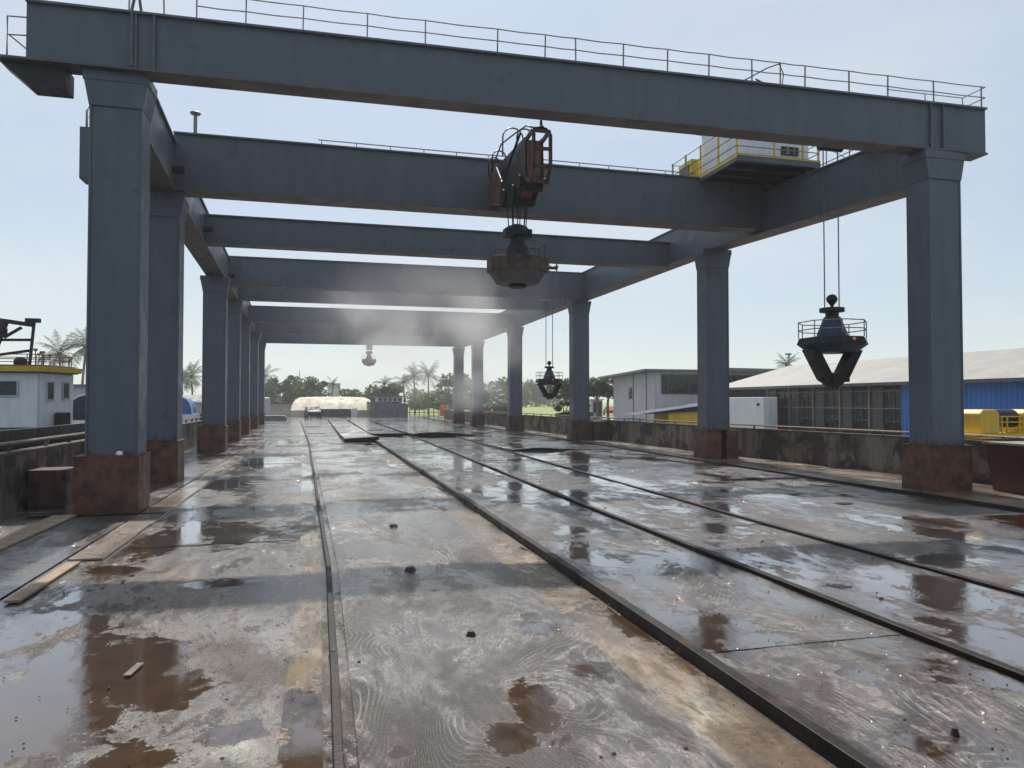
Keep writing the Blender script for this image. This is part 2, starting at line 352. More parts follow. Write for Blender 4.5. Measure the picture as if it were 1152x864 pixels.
# ------------------------------------------------------------------ ground
GX0, GX1 = -5.9, 17.2
mb = MB()
bm = mb.bm
for quad in (((-6.2, -30), (1500, -30), (1500, 120), (-6.2, 120)), ((-2500, 120), (1500, 120), (1500, 4000), (-2500, 4000))):
    bm.faces.new([bm.verts.new((x, y, -.03)) for x, y in quad])
struct(mb.build('ground', M['grass']))
struct(MB().box(17.5, 120, -25, 96, -.2, -.012).build('yard_ground', M['apron']))
struct(MB().box(-6.1, 17.4, 104.2, 116, -.2, -.012).build('yard_ground', M['apron']))
mb = MB(); mb.bm.faces.new([mb.bm.verts.new((x, y, -1.2)) for x, y in ((-2500, -300), (50, -300), (50, 200), (-2500, 200))])
struct(mb.build('water', M['water']))
struct(MB().box(-6.25, -6.15, -30, 120, -1.5, -.04).build('quay_side', M['concrete_wall']))
def sheet(name, mat, x0, x1, y0, y1, z, thick=.03, wob=.006, step=.55, zfun=None, seed=0, xfun=None):
    """a slightly uneven plate: top grid with skirts"""
    rnd = random.Random(seed); nx = max(2, int((x1-x0)/step)+1); ny = max(2, int((y1-y0)/step)+1)
    mb = MB(); g = []
    for j in range(ny+1):
        row = []
        for i in range(nx+1):
            x = x0+(x1-x0)*i/nx; y = y0+(y1-y0)*j/ny
            zz = z + (rnd.uniform(-wob, wob) if wob else 0) + (zfun(x, y) if zfun else 0)
            if xfun: x += xfun(x, y)
            row.append(mb.bm.verts.new((x, y, zz)))
        g.append(row)
    for j in range(ny):
        for i in range(nx): mb.bm.faces.new((g[j][i], g[j][i+1], g[j+1][i+1], g[j+1][i])).smooth = True
    rim = [g[0][i] for i in range(nx+1)] + [g[j][nx] for j in range(1, ny+1)] + [g[ny][i] for i in range(nx-1, -1, -1)] + [g[j][0] for j in range(ny-1, 0, -1)]
    low = [mb.bm.verts.new((v.co.x, v.co.y, v.co.z-thick)) for v in rim]; rim = [mb.bm.verts.new(v.co) for v in rim]; n = len(rim)
    for i in range(n): mb.bm.faces.new((rim[i], low[i], low[(i+1) % n], rim[(i+1) % n]))
    return mb.build(name, mat)
struct(sheet('yard_floor', M['apron'], -6.1, 17.3, -10, 104, 0, .02, .004, .9, seed=1))
struct(MB().box(-5.72, -3.42, -10, 100, .012, .02).build('side_floor', M['side_plate']))
struct(MB().box(13.62, 16.9, -10, 100, .035, .05).build('side_walk', M['tan_walk']))
struct(MB().box(13.5, 13.6, -10, 100, .0, .085).build('walk_kerb', M['rail_black']))
# tan edging along the left columns, in lengths
mb = MB(); y = 11.3
while y < 46:
    L_ = 2.9; w0 = random.uniform(-.03, .03)
    mb.box(-3.34-w0*.5, -2.90+w0, y, y+L_-.012, .01, .035+random.uniform(-.005, .005)); y += L_
struct(mb.build('edging_kerb', M['tan_walk']))
# rail centre lines in plan
def railx(k, y):
    if k == 0: return .12 - .000*(y) - max(0, y-10)*.022 - max(0, y-40)*.012
    if k == 1: return 3.08 - max(0, y-20)*.006
    if k == 2: return 5.26 + max(0, y-15)*.010
    return 7.5 + max(0, y-12)*.018
def between(a, b, lo, hi):
    return lambda x, y: (railx(a, y)-railx(a, 0))*(hi-x)/(hi-lo) + (railx(b, y)-railx(b, 0))*(x-lo)/(hi-lo)
def strips(name, mat, x0, x1, cuts, z, seed, xf, skip=()):
    for i in range(len(cuts)-1):
        if i in skip: continue
        rr = random.Random(seed*50+i)
        tl = rr.uniform(-.012, .012); c0 = cuts[i]
        struct(sheet(name, mat, x0, x1, cuts[i]+.012, cuts[i+1]-.012, z+rr.uniform(0, .010), .05, .0045, .5,
                     seed=seed*9+i, xfun=xf, zfun=lambda x, y: tl*(y-c0)/6))
cuts = [-4, 2.1, 8.2, 14.3, 20.5, 26.8, 33.2, 39.5]
strips('deck_plate', M['plate'], .24, 2.38, cuts, .035, 3, between(0, 1, .2, 3.0))
strips('deck_plate', M['plate'], .24, 1.2, [39.5, 52, 66, 90], .035, 4, between(0, 1, .2, 3.0))
struct(sheet('deck_strip', M['ochre'], 2.40, 2.98, -4, 40, .012, .01, .002, .5, seed=8, xfun=between(0, 1, .2, 3.0)))
struct(sheet('deck_strip', M['ochre'], -.24, .03, -4, 60, .012, .01, .002, .5, seed=9, xfun=lambda x, y: railx(0, y)-railx(0, 0)))
strips('deck_plate', M['plate_wet'], 3.17, 5.17, [-4, 5.6, 13.2, 21, 29, 37, 46], .07, 5, between(1, 2, 3.1, 5.2))
strips('deck_plate', M['plate_wet'], 5.35, 7.4, [-4, 3.6, 11.2, 18, 26, 35, 44], .07, 6, between(2, 3, 5.3, 7.4))
strips('deck_plate', M['plate_wet'], 7.62, 10.4, [-4, 6.6, 14.2, 22, 30.5], .055, 7, lambda x, y: railx(3, y)-railx(3, 0))
strips('deck_plate', M['plate_wet'], 10.44, 13.3, [18.2, 26, 34, 43, 52, 66, 90], .04, 10, None)
strips('deck_plate', M['plate_wet'], 10.44, 13.3, [-4, 5, 11.2], .03, 11, None)
# raised, warped far sheets (each could be lifted off)
def warped(label, x0, x1, y0, y1, zf, seed, xf=None, mat='plate_wet', thick=.14):
    o = sheet('steel_sheet', M[mat], x0, x1, y0, y1, .06, thick, .004, .45, zfun=zf, seed=seed, xfun=xf)
    o.data.materials.append(M['rail_black'])
    for p in o.data.polygons:
        if abs(p.normal.z) < .5: p.material_index = 1
    return tag(o, label, 'steel sheet', 'warped steel sheets lying on the deck')
warped('long far sheet with a lifted black corner, left of the humped sheet', 1.30, 3.1, 40.2, 88,
       lambda x, y: .10+.16*math.exp(-(y-40)/4)*(.5+.5*(x-1.3)/1.8), 31, lambda x, y: (40-y)*.008, thick=.18)
warped('far sheet lying beside the lifted corner sheet, between the middle rails', 3.2, 5.3, 46.1, 88, lambda x, y: .05+.12*math.exp(-(y-46)/3), 32)
warped('broad humped sheet whose black front edge arches up across the far deck', 5.5, 9.2, 44.3, 88,
       lambda x, y: .06+.24*math.exp(-((x-6.8)/1.9)**2)*math.exp(-(y-44)/6), 33, thick=.22)
warped('sheet in front of the right columns with a bowed lens shaped front edge', 8.1, 13.2, 30.7, 44.2,
       lambda x, y: .02+.11*math.exp(-((x-9.3)/1.1)**2)*math.exp(-(y-30.7)/4), 34, thick=.16)
warped('far sheet beyond the bowed sheet, by the last right columns', 9.3, 10.4, 44.5, 88, lambda x, y: .03, 35, thick=.07)
# rails
rlab = ['thin black rail nearest the camera side, bordering the puddled left apron', 'black rail beside the ochre strip, second from the left',
        'third black rail from the left, crossing the wet plates', 'rightmost black rail, nearest the right hand columns']
for k in range(4):
    ys = [-4+i*2 for i in range(46)]
    if k > 0: ys = [y for y in ys if y <= (44 if k < 3 else 80)]
    wd, h = ((.062, .075), (.10, .115), (.095, .11), (.09, .10))[k]
    path = [(railx(k, y)+random.uniform(-.008, .008), y, 0.004) for y in ys]
    prof = [(-wd*.5, 0), (wd*.5, 0), (wd*.5, h), (-wd*.5, h)]
    tag(MB().sweep(prof, path).build('crane_rail', M['rail_black'], bevel=.006), rlab[k], 'rail', 'rails along the deck')
# ------------------------------------------------------------------ columns
def column(side, Yf, top, label, W=.95, Dp=.72, zb=0.0, pw=1.15, pd=1.0, ph=1.14, xin=None, split=False, cap_y=0):
    xr = xin
    x0, x1 = (xr-pw, xr) if side < 0 else (xr, xr+pw)
    xc = (x0+x1)/2; yc = Yf+pd/2
    if side < 0: xc += .06
    t_ = thing('steel_column', label, 'column', (xc, yc, zb), 'columns of the overhead crane frame')
    p = MB()
    if split:
        p.box(x0, x0+.62, Yf, Yf+pd, zb, ph); p.box(x0+.85, x1+.2, Yf, Yf+pd, zb, ph-.01); p.box(x0+.6, x0+.9, Yf+.35, Yf+pd-.02, zb, ph-.03)
    else: p.box(x0, x1, Yf, Yf+pd, zb, ph)
    ped = p.build('pedestal', M['rust'] if side < 0 else M['rust_dark'] if Yf > 30 else M['rust'], t_, bevel=.012)
    q = MB()                                     # weld lips and lifting hole
    q.box(x0-.012, x1+.012, Yf-.012, Yf+pd+.012, ph-.004, ph+.012)
    q.build('base_plate', M['rust'], ped)
    ya, yb = Yf+.12, Yf+.12+Dp
    s = MB()
    s.box(xc-W/2+.045, xc+W/2-.045, ya+.02, yb-.02, ph+.01, top-.7)          # box with edge flanges
    s.box(xc-W/2, xc-W/2+.045, ya, yb, ph+.01, top-.7); s.box(xc+W/2-.045, xc+W/2, ya, yb, ph+.01, top-.7)
    s.build('shaft', M['steel'], t_, bevel=.008)
    c = MB()
    pl = [(xc-W/2-.01, ya-.012), (xc+W/2+.01, ya-.012), (xc+W/2+.01, yb+.012), (xc-W/2-.01, yb+.012)]
    pt = [(xc-W/2-.12, ya-.03), (xc+W/2+.12, ya-.03), (xc+W/2+.12, yb+.03), (xc-W/2-.12, yb+.03)]
    c.prism(pl, top-.7, top-.2, [(xc-W/2-.10, ya-.02), (xc+W/2+.10, ya-.02), (xc+W/2+.10, yb+.02), (xc-W/2-.10, yb+.02)]); c.prism(pt, top-.198, top-.002)
    c.build('cap', M['steel'], t_, bevel=.006)
    return xc
LY = [15.7, 21.4, 34.0, 43.0, 52.0, 63.0, 73.0]; LX = [-3.42, -3.7, -3.98, -4.3, -4.6, -4.9, -5.1]
LZ = [8.73, 7.95, 7.72, 7.85, 7.85, 7.85, 7.85]
RY = [14.3, 24.6, 38.6, 52.0, 64.7, 73.5]; RX = [14.15, 14.0, 13.65, 13.45, 13.3, 13.2]
RZ = [8.33, 8.0, 7.9, 7.78, 7.75, 7.75]
ordn = ['nearest', 'second', 'third', 'fourth', 'fifth', 'sixth', 'seventh and farthest']
LC = []; RC = []
for i in range(7):
    lab = ['huge blue grey column nearest on the left, on a rusty pedestal', 'second column of the left row, partly behind the nearest one', 'third column of the left row, just past the open gap',
           'fourth column of the left row, tucked behind the third', 'fifth column of the left row, counted from the camera', 'sixth column of the left row, counted from the camera', 'farthest thin column at the end of the left row'][i]
    LC.append(column(-1, LY[i], LZ[i], lab, xin=LX[i]))
for i in range(6):
    lab = ['big column nearest on the right, on a rusty pedestal beside the maroon skip', 'second column of the right row, on a split rusty pedestal with dark slot', 'third column of the right row, with a rusty box beside its foot',
           'fourth column of the right row, counted from the camera', 'fifth column of the right row, in the drifting steam', 'farthest thin column of the right row, in the steam'][i]
    RC.append(column(1, RY[i], RZ[i], lab, xin=RX[i], split=(i == 1), zb=-.1 if i == 0 else 0))
# white lump on the first left pedestal
tag(MB().lathe((-3.78, 15.76, 1.155), [(.05, 0), (.075, .015), (.06, .05), (.05, .075), (.02, .085)], 7, .4, 1, .7).build('rag', M['white'], smooth=True), 'small white lump of rag on the nearest left pedestal', 'rag')
# ------------------------------------------------------------------ beams
def ibeam_prof(w, h, fl=.07, ft=.04):
    a = w/2; b = a+fl
    return [(-b, 0), (b, 0), (b, ft), (a, ft), (a, h-ft), (b, h-ft), (b, h), (-b, h), (-b, h-ft), (-a, h-ft), (-a, ft), (-b, ft)]
def cross(label, pL, pR, w, h, parts=None):
    t_ = thing('cross_beam', label, 'beam', ((pL[0]+pR[0])/2, (pL[1]+pR[1])/2, pL[2]), 'cross beams of the overhead crane frame')
    pL, pR = Vector(pL), Vector(pR)
    MB().sweep([(x, z) for x, z in ibeam_prof(w, h, 0.0, .001)], [pL, pR]).build('web', M['steel'], t_)
    f = MB(); up = Vector((0, 0, 1))
    f.sweep([(-w/2-.08, 0), (w/2+.08, 0), (w/2+.08, .045), (-w/2-.08, .045)], [pL+up*(h+.001), pR+up*(h+.001)])
    f.build('top_flange', M['steel_dark'], t_)
    f = MB(); f.sweep([(-w/2-.07, -.045), (w/2+.07, -.045), (w/2+.07, 0), (-w/2-.07, 0)], [pL-up*.001, pR-up*.001])
    f.build('bottom_flange', M['flange'], t_)
    return t_
# front beam
zL, zR = 8.78, 8.38
xl0, xr0 = -5.5, 15.95
def b1(x, dz=0, dy=0):
    k = (x+3.95)/(14.9+3.95)
    return Vector((x, 16.0+(14.75-16.0)*k+dy, zL+(zR-zL)*k+dz))
B1 = cross('huge front cross beam with a long railing, spanning the whole picture top', b1(xl0, 0, -.1), b1(xr0, 0, -.1), .4, 1.08)
f = MB(); f.bar(b1(-6.0, -.025), b1(-5.46, -.025), .74, .045); f.build('flange_end', M['steel_dark'], B1)
f = MB(); pA = b1(-5.95); 
f.extr([(0, -.05), (1.15, -.05), (1.15, -.48), (.5, -.48)], b1(-6.0, -.02, -.25), (1, 0, 0), (0, 0, 1), -.5, 0)
f.build('end_bracket', M['black'], B1)
for x in (-3.55, -3.22, 14.35, 14.7):
    MB().box(x-.02, x+.02, b1(x).y-.37, b1(x).y-.302, b1(x).z+.002, b1(x).z+1.078).build('stiffener', M['steel_dark'], B1)
for x in (-1.2, 3.4, 7.9, 11.9):
    MB().box(x-.006, x+.006, b1(x).y-.304, b1(x).y-.3, b1(x).z+.02, b1(x).z+1.06).build('weld_seam', M['steel_dark'], B1)
MB().tube([b1(-3.62, .02, -.38), b1(-3.62, 1.15, -.38), b1(-3.58, 1.4, -.36), b1(-3.5, 1.42, -.34), b1(-3.46, 1.13, -.34)], .03).build('conduit', M['steel_dark'], B1)
# seams / weld lines
rl = MB(); H = 1.125
posts = []
for px in (140, 180, 217, 273, 338, 411, 477, 559, 613, 648, 702, 752, 799, 848, 880, 908, 958, 1002, 1054, 1108):
    a = math.atan((px-CX)/F)+YAW                      # where that sight line crosses the beam's front edge in plan
    lo, hi = -6.0, 16.5
    for _ in range(40):
        m_ = (lo+hi)/2; p = b1(m_, 0, -.3)
        if math.atan2(p.x, p.y) < a: lo = m_
        else: hi = m_
    posts.append(lo)
rail_o = thing('beam_railing', 'long thin two bar railing along the top of the front cross beam', 'railing', tuple(b1(5, H)))
for i, x in enumerate(posts):
    if x > xr0: x = xr0-.03
    MB().bar(b1(x, H, -.33), b1(x+random.uniform(-.015, .015), H+.53, -.33), .026, .026).build('post', M['rail_grey'], rail_o)
for dz in (.52, .26):
    tb = MB(); pts = []
    xs = sorted(posts[2:]); xs[-1] = xr0-.03
    for i in range(len(xs)):
        pts.append(b1(xs[i], H+dz, -.33))
        if i < len(xs)-1: pts.append(b1((xs[i]+xs[i+1])/2, H+dz-.012, -.33+random.uniform(-.01, .01)))
    tb.tube(pts, .013, 5).build('handrail', M['rail_grey'], rail_o)
k = MB(); xe = xr0-.03
for dz in (.52, .26): k.tube([b1(xe, H+dz, -.33), b1(xe, H+dz, .33)], .012, 5); k.tube([b1(xe, H+dz, .33), b1(xe-2.2, H+dz, .33)], .012, 5)
k.tube([b1(xe, H, .33), b1(xe, H+.52, .33)], .013, 5); k.tube([b1(xe-1.1, H, .33), b1(xe-1.1, H+.52, .33)], .013, 5)
k.build('end_rail', M['rail_grey'], rail_o)
k = MB(); xb = posts[14]
k.tube([b1(xb-.9, H+.02, -.3), b1(xb-.3, H+.38, -.3), b1(xb, H+.5, -.33)], .014, 5); k.tube([b1(xb, H+.5, -.3), b1(xb+.12, H+.3, -.28), b1(xb+.1, H+.02, -.25)], .012, 5); k.tube([b1(xb-.6, H+.08, -.3), b1(xb-.35, H+.05, -.22)], .02, 5)
k.build('bent_bar', M['black'], rail_o)
# small rail frame at the left end
er = MB()
p = b1(-5.84, 0, -.3)
er.tube([p, p+Vector((0, 0, .78)), p+Vector((.5, 0, .80))], .018, 5); er.tube([p+Vector((0, 0, .42)), p+Vector((.48, 0, .45))], .014, 5); er.tube([p+Vector((.03, 0, .42)), p+Vector((.4, 0, .12))], .014, 5)
tag(er.build('end_railing', M['rail_grey']), 'small bent pipe rail at the left end of the front beam', 'railing')
# longitudinal beams
def runway(label, path, w, h, parts):
    t_ = thing('runway_beam', label, 'beam', path[0], 'two long runway beams')
    P_ = [Vector(p) for p in path]; up = Vector((0, 0, 1))
    MB().sweep([(-w/2, 0), (w/2, 0), (w/2, h), (-w/2, h)], P_).build('web', M['steel'], t_)
    MB().sweep([(-w/2-.07, -.045), (w/2+.07, -.045), (w/2+.07, -.002), (-w/2-.07, -.002)], P_).build('bottom_flange', M['flange'], t_)
    MB().sweep([(-w/2-.07, h+.002), (w/2+.07, h+.002), (w/2+.07, h+.045), (-w/2-.07, h+.045)], P_).build('top_flange', M['steel_dark'], t_)
    return t_
lp = [(LC[0], 16.62, 7.85)] + [(LC[i], LY[i]+.5, LZ[i]+.045) for i in range(1, 7)] + [(LC[6]-.02, 74.6, 7.9)]
rp = [(RC[0], 15.2, 7.66)] + [(RC[i], RY[i]+.5, RZ[i]+.045) for i in range(1, 6)] + [(RC[5], 74.8, 7.8)]
runway('left long runway beam linking the tops of the left columns', lp, .6, 1.25, None)
RW = runway('right long runway beam running under the white cab to the far end', rp, .6, 1.32, None)
def onpath(path, y):
    for a, b in zip(path, path[1:]):
        if a[1] <= y <= b[1]:
            k = (y-a[1])/(b[1]-a[1]); return tuple(a[j]+(b[j]-a[j])*k for j in range(3))
    return path[0] if y < path[0][1] else path[-1]
def cross_at(label, Y, zb, w, h, zr=None):
    a = onpath(lp, Y); b = onpath(rp, Y)
    return cross(label, (a[0]+.305, Y, zb), (b[0]-.305, Y, zr or zb), w, h)
B2 = cross_at('deep second cross beam that carries the brown hoist arm', 21.75, 8.02, .6, 1.5)
cross_at('slim third cross beam behind the hanging magnet', 28.2, 7.93, .5, .95)
cross_at('fourth cross beam from the front, over the third right column', 37.8, 7.9, .6, 1.32)
cross_at('fifth cross beam from the front, just under the fourth in view', 44.2, 8.06, .5, 1.05)
cross_at('sixth cross beam from the front, below the thin strip of sky', 54.0, 7.86, .5, 1.02)
cross_at('seventh cross beam from the front, next to last', 62.5, 7.85, .5, 1.1)
cross_at('farthest cross beam, with the small magnet hanging before it', 72.6, 7.82, .5, 1.2)
# stub of the second beam outside the left runway, with a pipe loop
MB().extr([(-6.2, .12), (-4.6, .0), (-4.6, 1.5), (-6.2, 1.5)], (0, 21.45, 8.0), (1, 0, 0), (0, 0, 1), -.6, 0).build('end_stub', M['steel'], B2)
lpq = MB(); lpq.tube([(-6.05, 21.5, 9.5), (-6.05, 21.5, 9.95), (-5.98, 21.5, 10.08), (-5.85, 21.5, 10.1), (-5.6, 21.5, 10.1)], .03, 6); lpq.tube([(-6.0, 21.5, 9.78), (-5.75, 21.5, 9.78), (-5.65, 21.5, 9.6)], .02, 5)
tag(lpq.build('pipe_loop', M['rail_grey'], smooth=True), 'bent pipe loop on the outer left stub of the second beam', 'pipe')
tp = thing('vent_post', 'short upright post with a flat cap at the left end of the second beam', 'post', (-3.4, 21.7, 9.57))
MB().tube([(-3.4, 21.7, 9.565), (-3.4, 21.7, 10.2)], .05, 8).build('stem', M['rail_grey'], tp)
MB().lathe((-3.4, 21.7, 10.2), [(.13, 0), (.15, .03), (.12, .06)], 12).build('cap', M['rail_grey'], tp)
lr = MB(); 
lr.tube([(-.1, 21.45, 9.70), (3.4, 21.45, 9.69), (7.0, 21.45, 9.70), (11.9, 21.45, 9.68)], .018, 5)
for i in range(17): lr.tube([(i*.98, 21.45, 9.56), (i*.98, 21.45, 9.7)], .014, 5)
tag(lr.build('low_rail', M['rail_grey']), 'low thin guide rail lying along the top of the second beam', 'rail')
# small brackets where beams meet the left runway
for (Y, px) in ((21.45, 0), (28.0, 0), (37.5, 0)):
    a = onpath(lp, Y)
    MB().box(a[0]+.31, a[0]+.62, Y-.42, Y-.30, a[2]+.35, a[2]+.52).build('bracket', M['black'], None)
for o in [o for o in COL.objects if o.name.startswith('bracket')]:
    n = {0: 'black bracket where the second beam meets the left runway', 1: 'black bracket where the third beam meets the left runway', 2: 'black bracket where the fourth beam meets the left runway'}
    tag(o, n[0 if o.location.y+o.data.vertices[0].co.y < 24 else 1 if o.data.vertices[0].co.y < 32 else 2], 'bracket', 'brackets on the left runway')
pf = thing('pulley_frame', 'small pulley frame standing on top of the fourth cross beam', 'pulley', (12.2, 37.8, 9.27))
q = MB()
q.box(12.0, 12.45, 37.72, 37.78, 9.27, 9.31)
for x in (12.0, 12.45): q.box(x-.03, x+.03, 37.7, 37.8, 9.268, 9.75); q.box(x-.10, x+.10, 37.68, 37.82, 9.55, 9.62)
q.build('frame', M['rail_grey'], pf); MB().tube([(11.95, 37.75, 9.5), (12.5, 37.75, 9.5)], .09, 8).build('roller', M['black'], pf)
# ------------------------------------------------------------------ hoist arm on beam 2
AX = 5.12
arm = thing('jib_hoist', 'brown steel hoist arm jutting from the second beam above the magnet', 'hoist', (AX, 21.4, 8.5))
b = MB()      # side profile in (y, z)
b.extr([(21.40, 8.15), (21.40, 9.15), (17.3, 8.72), (17.3, 7.85), (18.1, 7.5), (19.3, 7.65)], (AX, 0, 0), (0, 1, 0), (0, 0, 1), -.19, .19)
b.build('arm_body', M['red_rust'], arm, bevel=.01)
b = MB(); 
for sx in (-.215, .215):
    b.extr([(19.7, 7.6), (19.9, 8.95), (17.3, 8.78), (17.25, 7.8), (18.0, 7.4)], (AX+sx, 0, 0), (0, 1, 0), (0, 0, 1), -.025, .025)
b.build('cheek_plate', M['black'], arm)
b = MB()      # open end frame: uprights and three rungs
for sx in (-.21, .21):
    pp = [(17.28, 7.75), (16.9, 7.55), (16.62, 7.9), (16.62, 8.6), (16.75, 8.74), (17.28, 8.7)]
    for a_, c_ in zip(pp, pp[1:]): b.bar((AX+sx, *a_), (AX+sx, *c_), .07, .09)
for (y, z) in ((16.66, 8.72), (16.62, 8.28), (16.66, 7.86), (16.9, 7.58)): b.bar((AX-.22, y, z), (AX+.22, y, z), .07, .07)
b.build('end_frame', M['rust_dark'], arm)
for (y, z, r) in ((19.4, 7.8, .26), (18.4, 7.62, .28), (17.7, 7.75, .2)):
    MB().tube([(AX-.3, y, z), (AX-.31, y, z), (AX+.31, y, z), (AX+.3, y, z)], r, 16).build('sheave', M['black'], arm)
b = MB()
def arc(c, r, a0, a1, n=10, sy=1): return [(c[0], c[1]+r*sy*cos(a0+(a1-a0)*i/n), c[2]+r*sin(a0+(a1-a0)*i/n)) for i in range(n+1)]
for (x, y, r, z) in ((-.2, 18.6, .28, 9.2), (.05, 18.3, .22, 9.15), (-.26, 19.9, .2, 9.1), (-.28, 20.4, .17, 9.1), (.1, 20.1, .16, 9.1)):
    b.tube([(AX+x-r, y, 8.7)] + [(AX+x+r*cos(pi-pi*i/8), y, z+r*sin(pi-pi*i/8)) for i in range(9)] + [(AX+x+r, y, 8.7)], .022, 5)
b.tube([(AX-.28, 20.8, 9.0), (AX-.3, 19.5, 9.35), (AX-.3, 17.9, 9.1), (AX-.28, 17.0, 8.95), (AX-.2, 16.6, 8.75)], .022, 5)
b.tube([(AX-.33, 19.9, 8.8), (AX-.38, 19.0, 8.1), (AX-.36, 18.2, 8.5), (AX-.33, 17.4, 8.9)], .035, 6)
b.build('hose', M['black'], arm, smooth=True)
b = MB(); b.lathe((AX, 16.7, 8.77), [(.05, 0), (.09, .05), (.04, .1), (.03, .22)], 8); b.box(AX-.16, AX+.16, 16.68, 16.74, 8.76, 8.82)
b.build('end_lug', M['black'], arm)
def rings_rail(cx, cy, z, r, h, n, skip=(), rad=.013, rot=0, mids=2):
    q = MB(); pts = [(cx+r*cos(2*pi*k/n+rot), cy+r*sin(2*pi*k/n+rot)) for k in range(n)]
    for k in range(n):
        if k in skip: continue
        a, b_ = pts[k], pts[(k+1) % n]
        for m_ in range(1, mids+1): q.tube([(a[0], a[1], z+h*m_/mids), (b_[0], b_[1], z+h*m_/mids)], rad, 5)
    for k in range(n):
        if k in skip and (k-1) % n in skip: continue
        q.tube([(pts[k][0], pts[k][1], z), (pts[k][0], pts[k][1], z+h)], rad, 5)
    return q
# lifting magnet
def magnet(cx, cy, zb, s, label, ztop, cables, grp='lifting magnets'):
    t_ = thing('lifting_magnet', label, 'lifting magnet', (cx, cy, zb), grp)
    c = (cx, cy, zb); R = .80*s; rot = pi/8
    MB().lathe(c, [(R*.97, .325*s), (R*1.0, .34*s), (R*1.0, .69*s), (R*.95, .70*s)], 8, rot, 1.06, .95).build('tray', M['rust_dark'], t_)
    MB().lathe(c, [(R*.66, 0), (R*.74, .03*s), (R*.97, .324*s)], 8, rot, 1, .95).build('magnet_face', M['flange'], t_)
    MB().lathe(c, [(R*.25, -.09*s), (R*.32, -.05*s), (R*.3, -.001*s)], 12).build('boss', M['black'], t_)
    MB().lathe(c, [(R*.50, .701*s), (R*.46, .78*s), (R*.27, 1.12*s), (R*.23, 1.30*s)], 14).build('bell', M['black'], t_)
    hd = MB().lathe(c, [(R*.22, 1.301*s), (R*.42, 1.34*s), (R*.46, 1.46*s), (R*.34, 1.58*s), (R*.15, 1.64*s)], 12, 0, 1, .7)
    for sx in (-1, 1): hd.box(cx+sx*R*.34-.1*s, cx+sx*R*.34+.1*s, cy-.16*s, cy+.16*s, zb+1.28*s, zb+1.50*s)
    hd.build('hoist_block', M['black'], t_)
    rings_rail(cx, cy, zb+.65*s, R*.93, .42*s, 8, (), .008*s, rot, 2).build('guard_rail', M['black'], t_)
    for (dx, dy) in cables:
        MB().tube([(cx+dx*s*.8, cy+dy, zb+1.55*s), (cx+dx, cy+dy, ztop)], .016 if s > .9 else .03, 5).build('cable', M['cable'] if s < .9 else M['black'], t_)
    return t_
magnet(AX+.03, 19.0, ZH(320, 19.7), 1.0, 'octagonal rusty lifting magnet hanging under the brown hoist arm', 7.75,
       [(-.27, .1), (-.2, -.12), (-.1, .1), (-.02, -.08), (.1, .05), (.2, -.1), (.27, .08), (.33, .1)])
x, y = D(415, 66); magnet(x, y, ZH(411, 66), .8, 'small distant lifting magnet hanging from the farthest beams', ZH(384, 66), [(-.3, 0), (.3, 0), (.15, .1)])
x_, y_ = x, y
tr = MB(); tr.box(x-.5, x+.5, y-.3, y+.5, ZH(384, 66)-.1, ZH(384, 66)+.12); tr.box(x-.18, x+.3, y-.1, y+.2, ZH(384, 66)-.75, ZH(384, 66)-.1)
tr.bar((x, y+.1, 8.0), (x, 72.3, 8.0), .3, .25)
tag(tr.build('small_trolley', M['steel_dark']), 'small hoist trolley holding the distant magnet under the far beams', 'trolley')
# clam grabs
def grab(cx, cy, zb, s, label, ztop, rad):
    t_ = thing('clam_grab', label, 'grab', (cx, cy, zb), 'clam grabs hanging on two cables')
    c = (cx, cy, zb); mat = M['navy']
    MB().lathe(c, [(.50*s, .78*s), (.62*s, .80*s), (.86*s, .98*s)], 8, pi/8).build('tray_underside', M['navy'], t_)
    MB().lathe(c, [(.86*s, .981*s), (.89*s, 1.0*s), (.83*s, 1.16*s), (.80*s, 1.17*s)], 8, pi/8).build('tray', M['black'], t_)
    MB().lathe(c, [(.40*s, 1.171*s), (.37*s, 1.3*s), (.22*s, 1.68*s), (.20*s, 1.72*s)], 14).build('cone', mat, t_)
    MB().lathe(c, [(.16*s, 1.721*s), (.17*s, 1.84*s), (.31*s, 1.85*s), (.31*s, 1.95*s), (.15*s, 1.97*s)], 12).build('collar', M['black'], t_)
    MB().lathe(c, [(.03*s, 1.971*s), (.05*s, 2.03*s), (.13*s, 2.13*s), (.145*s, 2.2*s), (.10*s, 2.28*s), (.03*s, 2.31*s)], 12).build('ball', M['black'], t_, smooth=True)
    for sx in (-1, 1):
        l = MB(); l.extr([(sx*.80*s, .86*s), (sx*.50*s, .86*s), (sx*.14*s, .24*s), (sx*.10*s, .0), (sx*.20*s, .0), (sx*.36*s, .1*s)], c, (1, 0, 0), (0, 0, 1), -.17*s, .17*s)
        l.build('jaw_arm', M['black'], t_)
    j = MB(); j.tube([(cx, cy-.24*s, zb+.1*s), (cx, cy+.24*s, zb+.1*s)], .18*s, 12); j.tube([(cx-.45*s, cy-.05*s, zb+.08*s), (cx+.45*s, cy-.05*s, zb+.08*s)], .05*s, 8); j.lathe(c, [(.12*s, -.12*s), (.24*s, -.02*s), (.2*s, .1*s)], 10)
    j.build('hinge_block', M['black'], t_)
    rings_rail(cx, cy, zb+1.16*s, .84*s, .42*s, 8, (), .014*s, pi/8, 2).build('guard_rail', M['rail_grey'] if s > .9 else M['black'], t_)
    MB().lathe((cx-.03*s, cy-.84*s, zb+1.09*s), [(.03*s, -.04*s), (.05*s, 0), (.03*s, .04*s)], 8).build('marker_light', M['lamp_amber'], t_)
    for dx in (-.22, .22):
        MB().tube([(cx+dx*s, cy, zb+1.9*s), (cx+dx*s, cy, ztop)], rad, 6).build('cable', M['cable'], t_)
    return t_
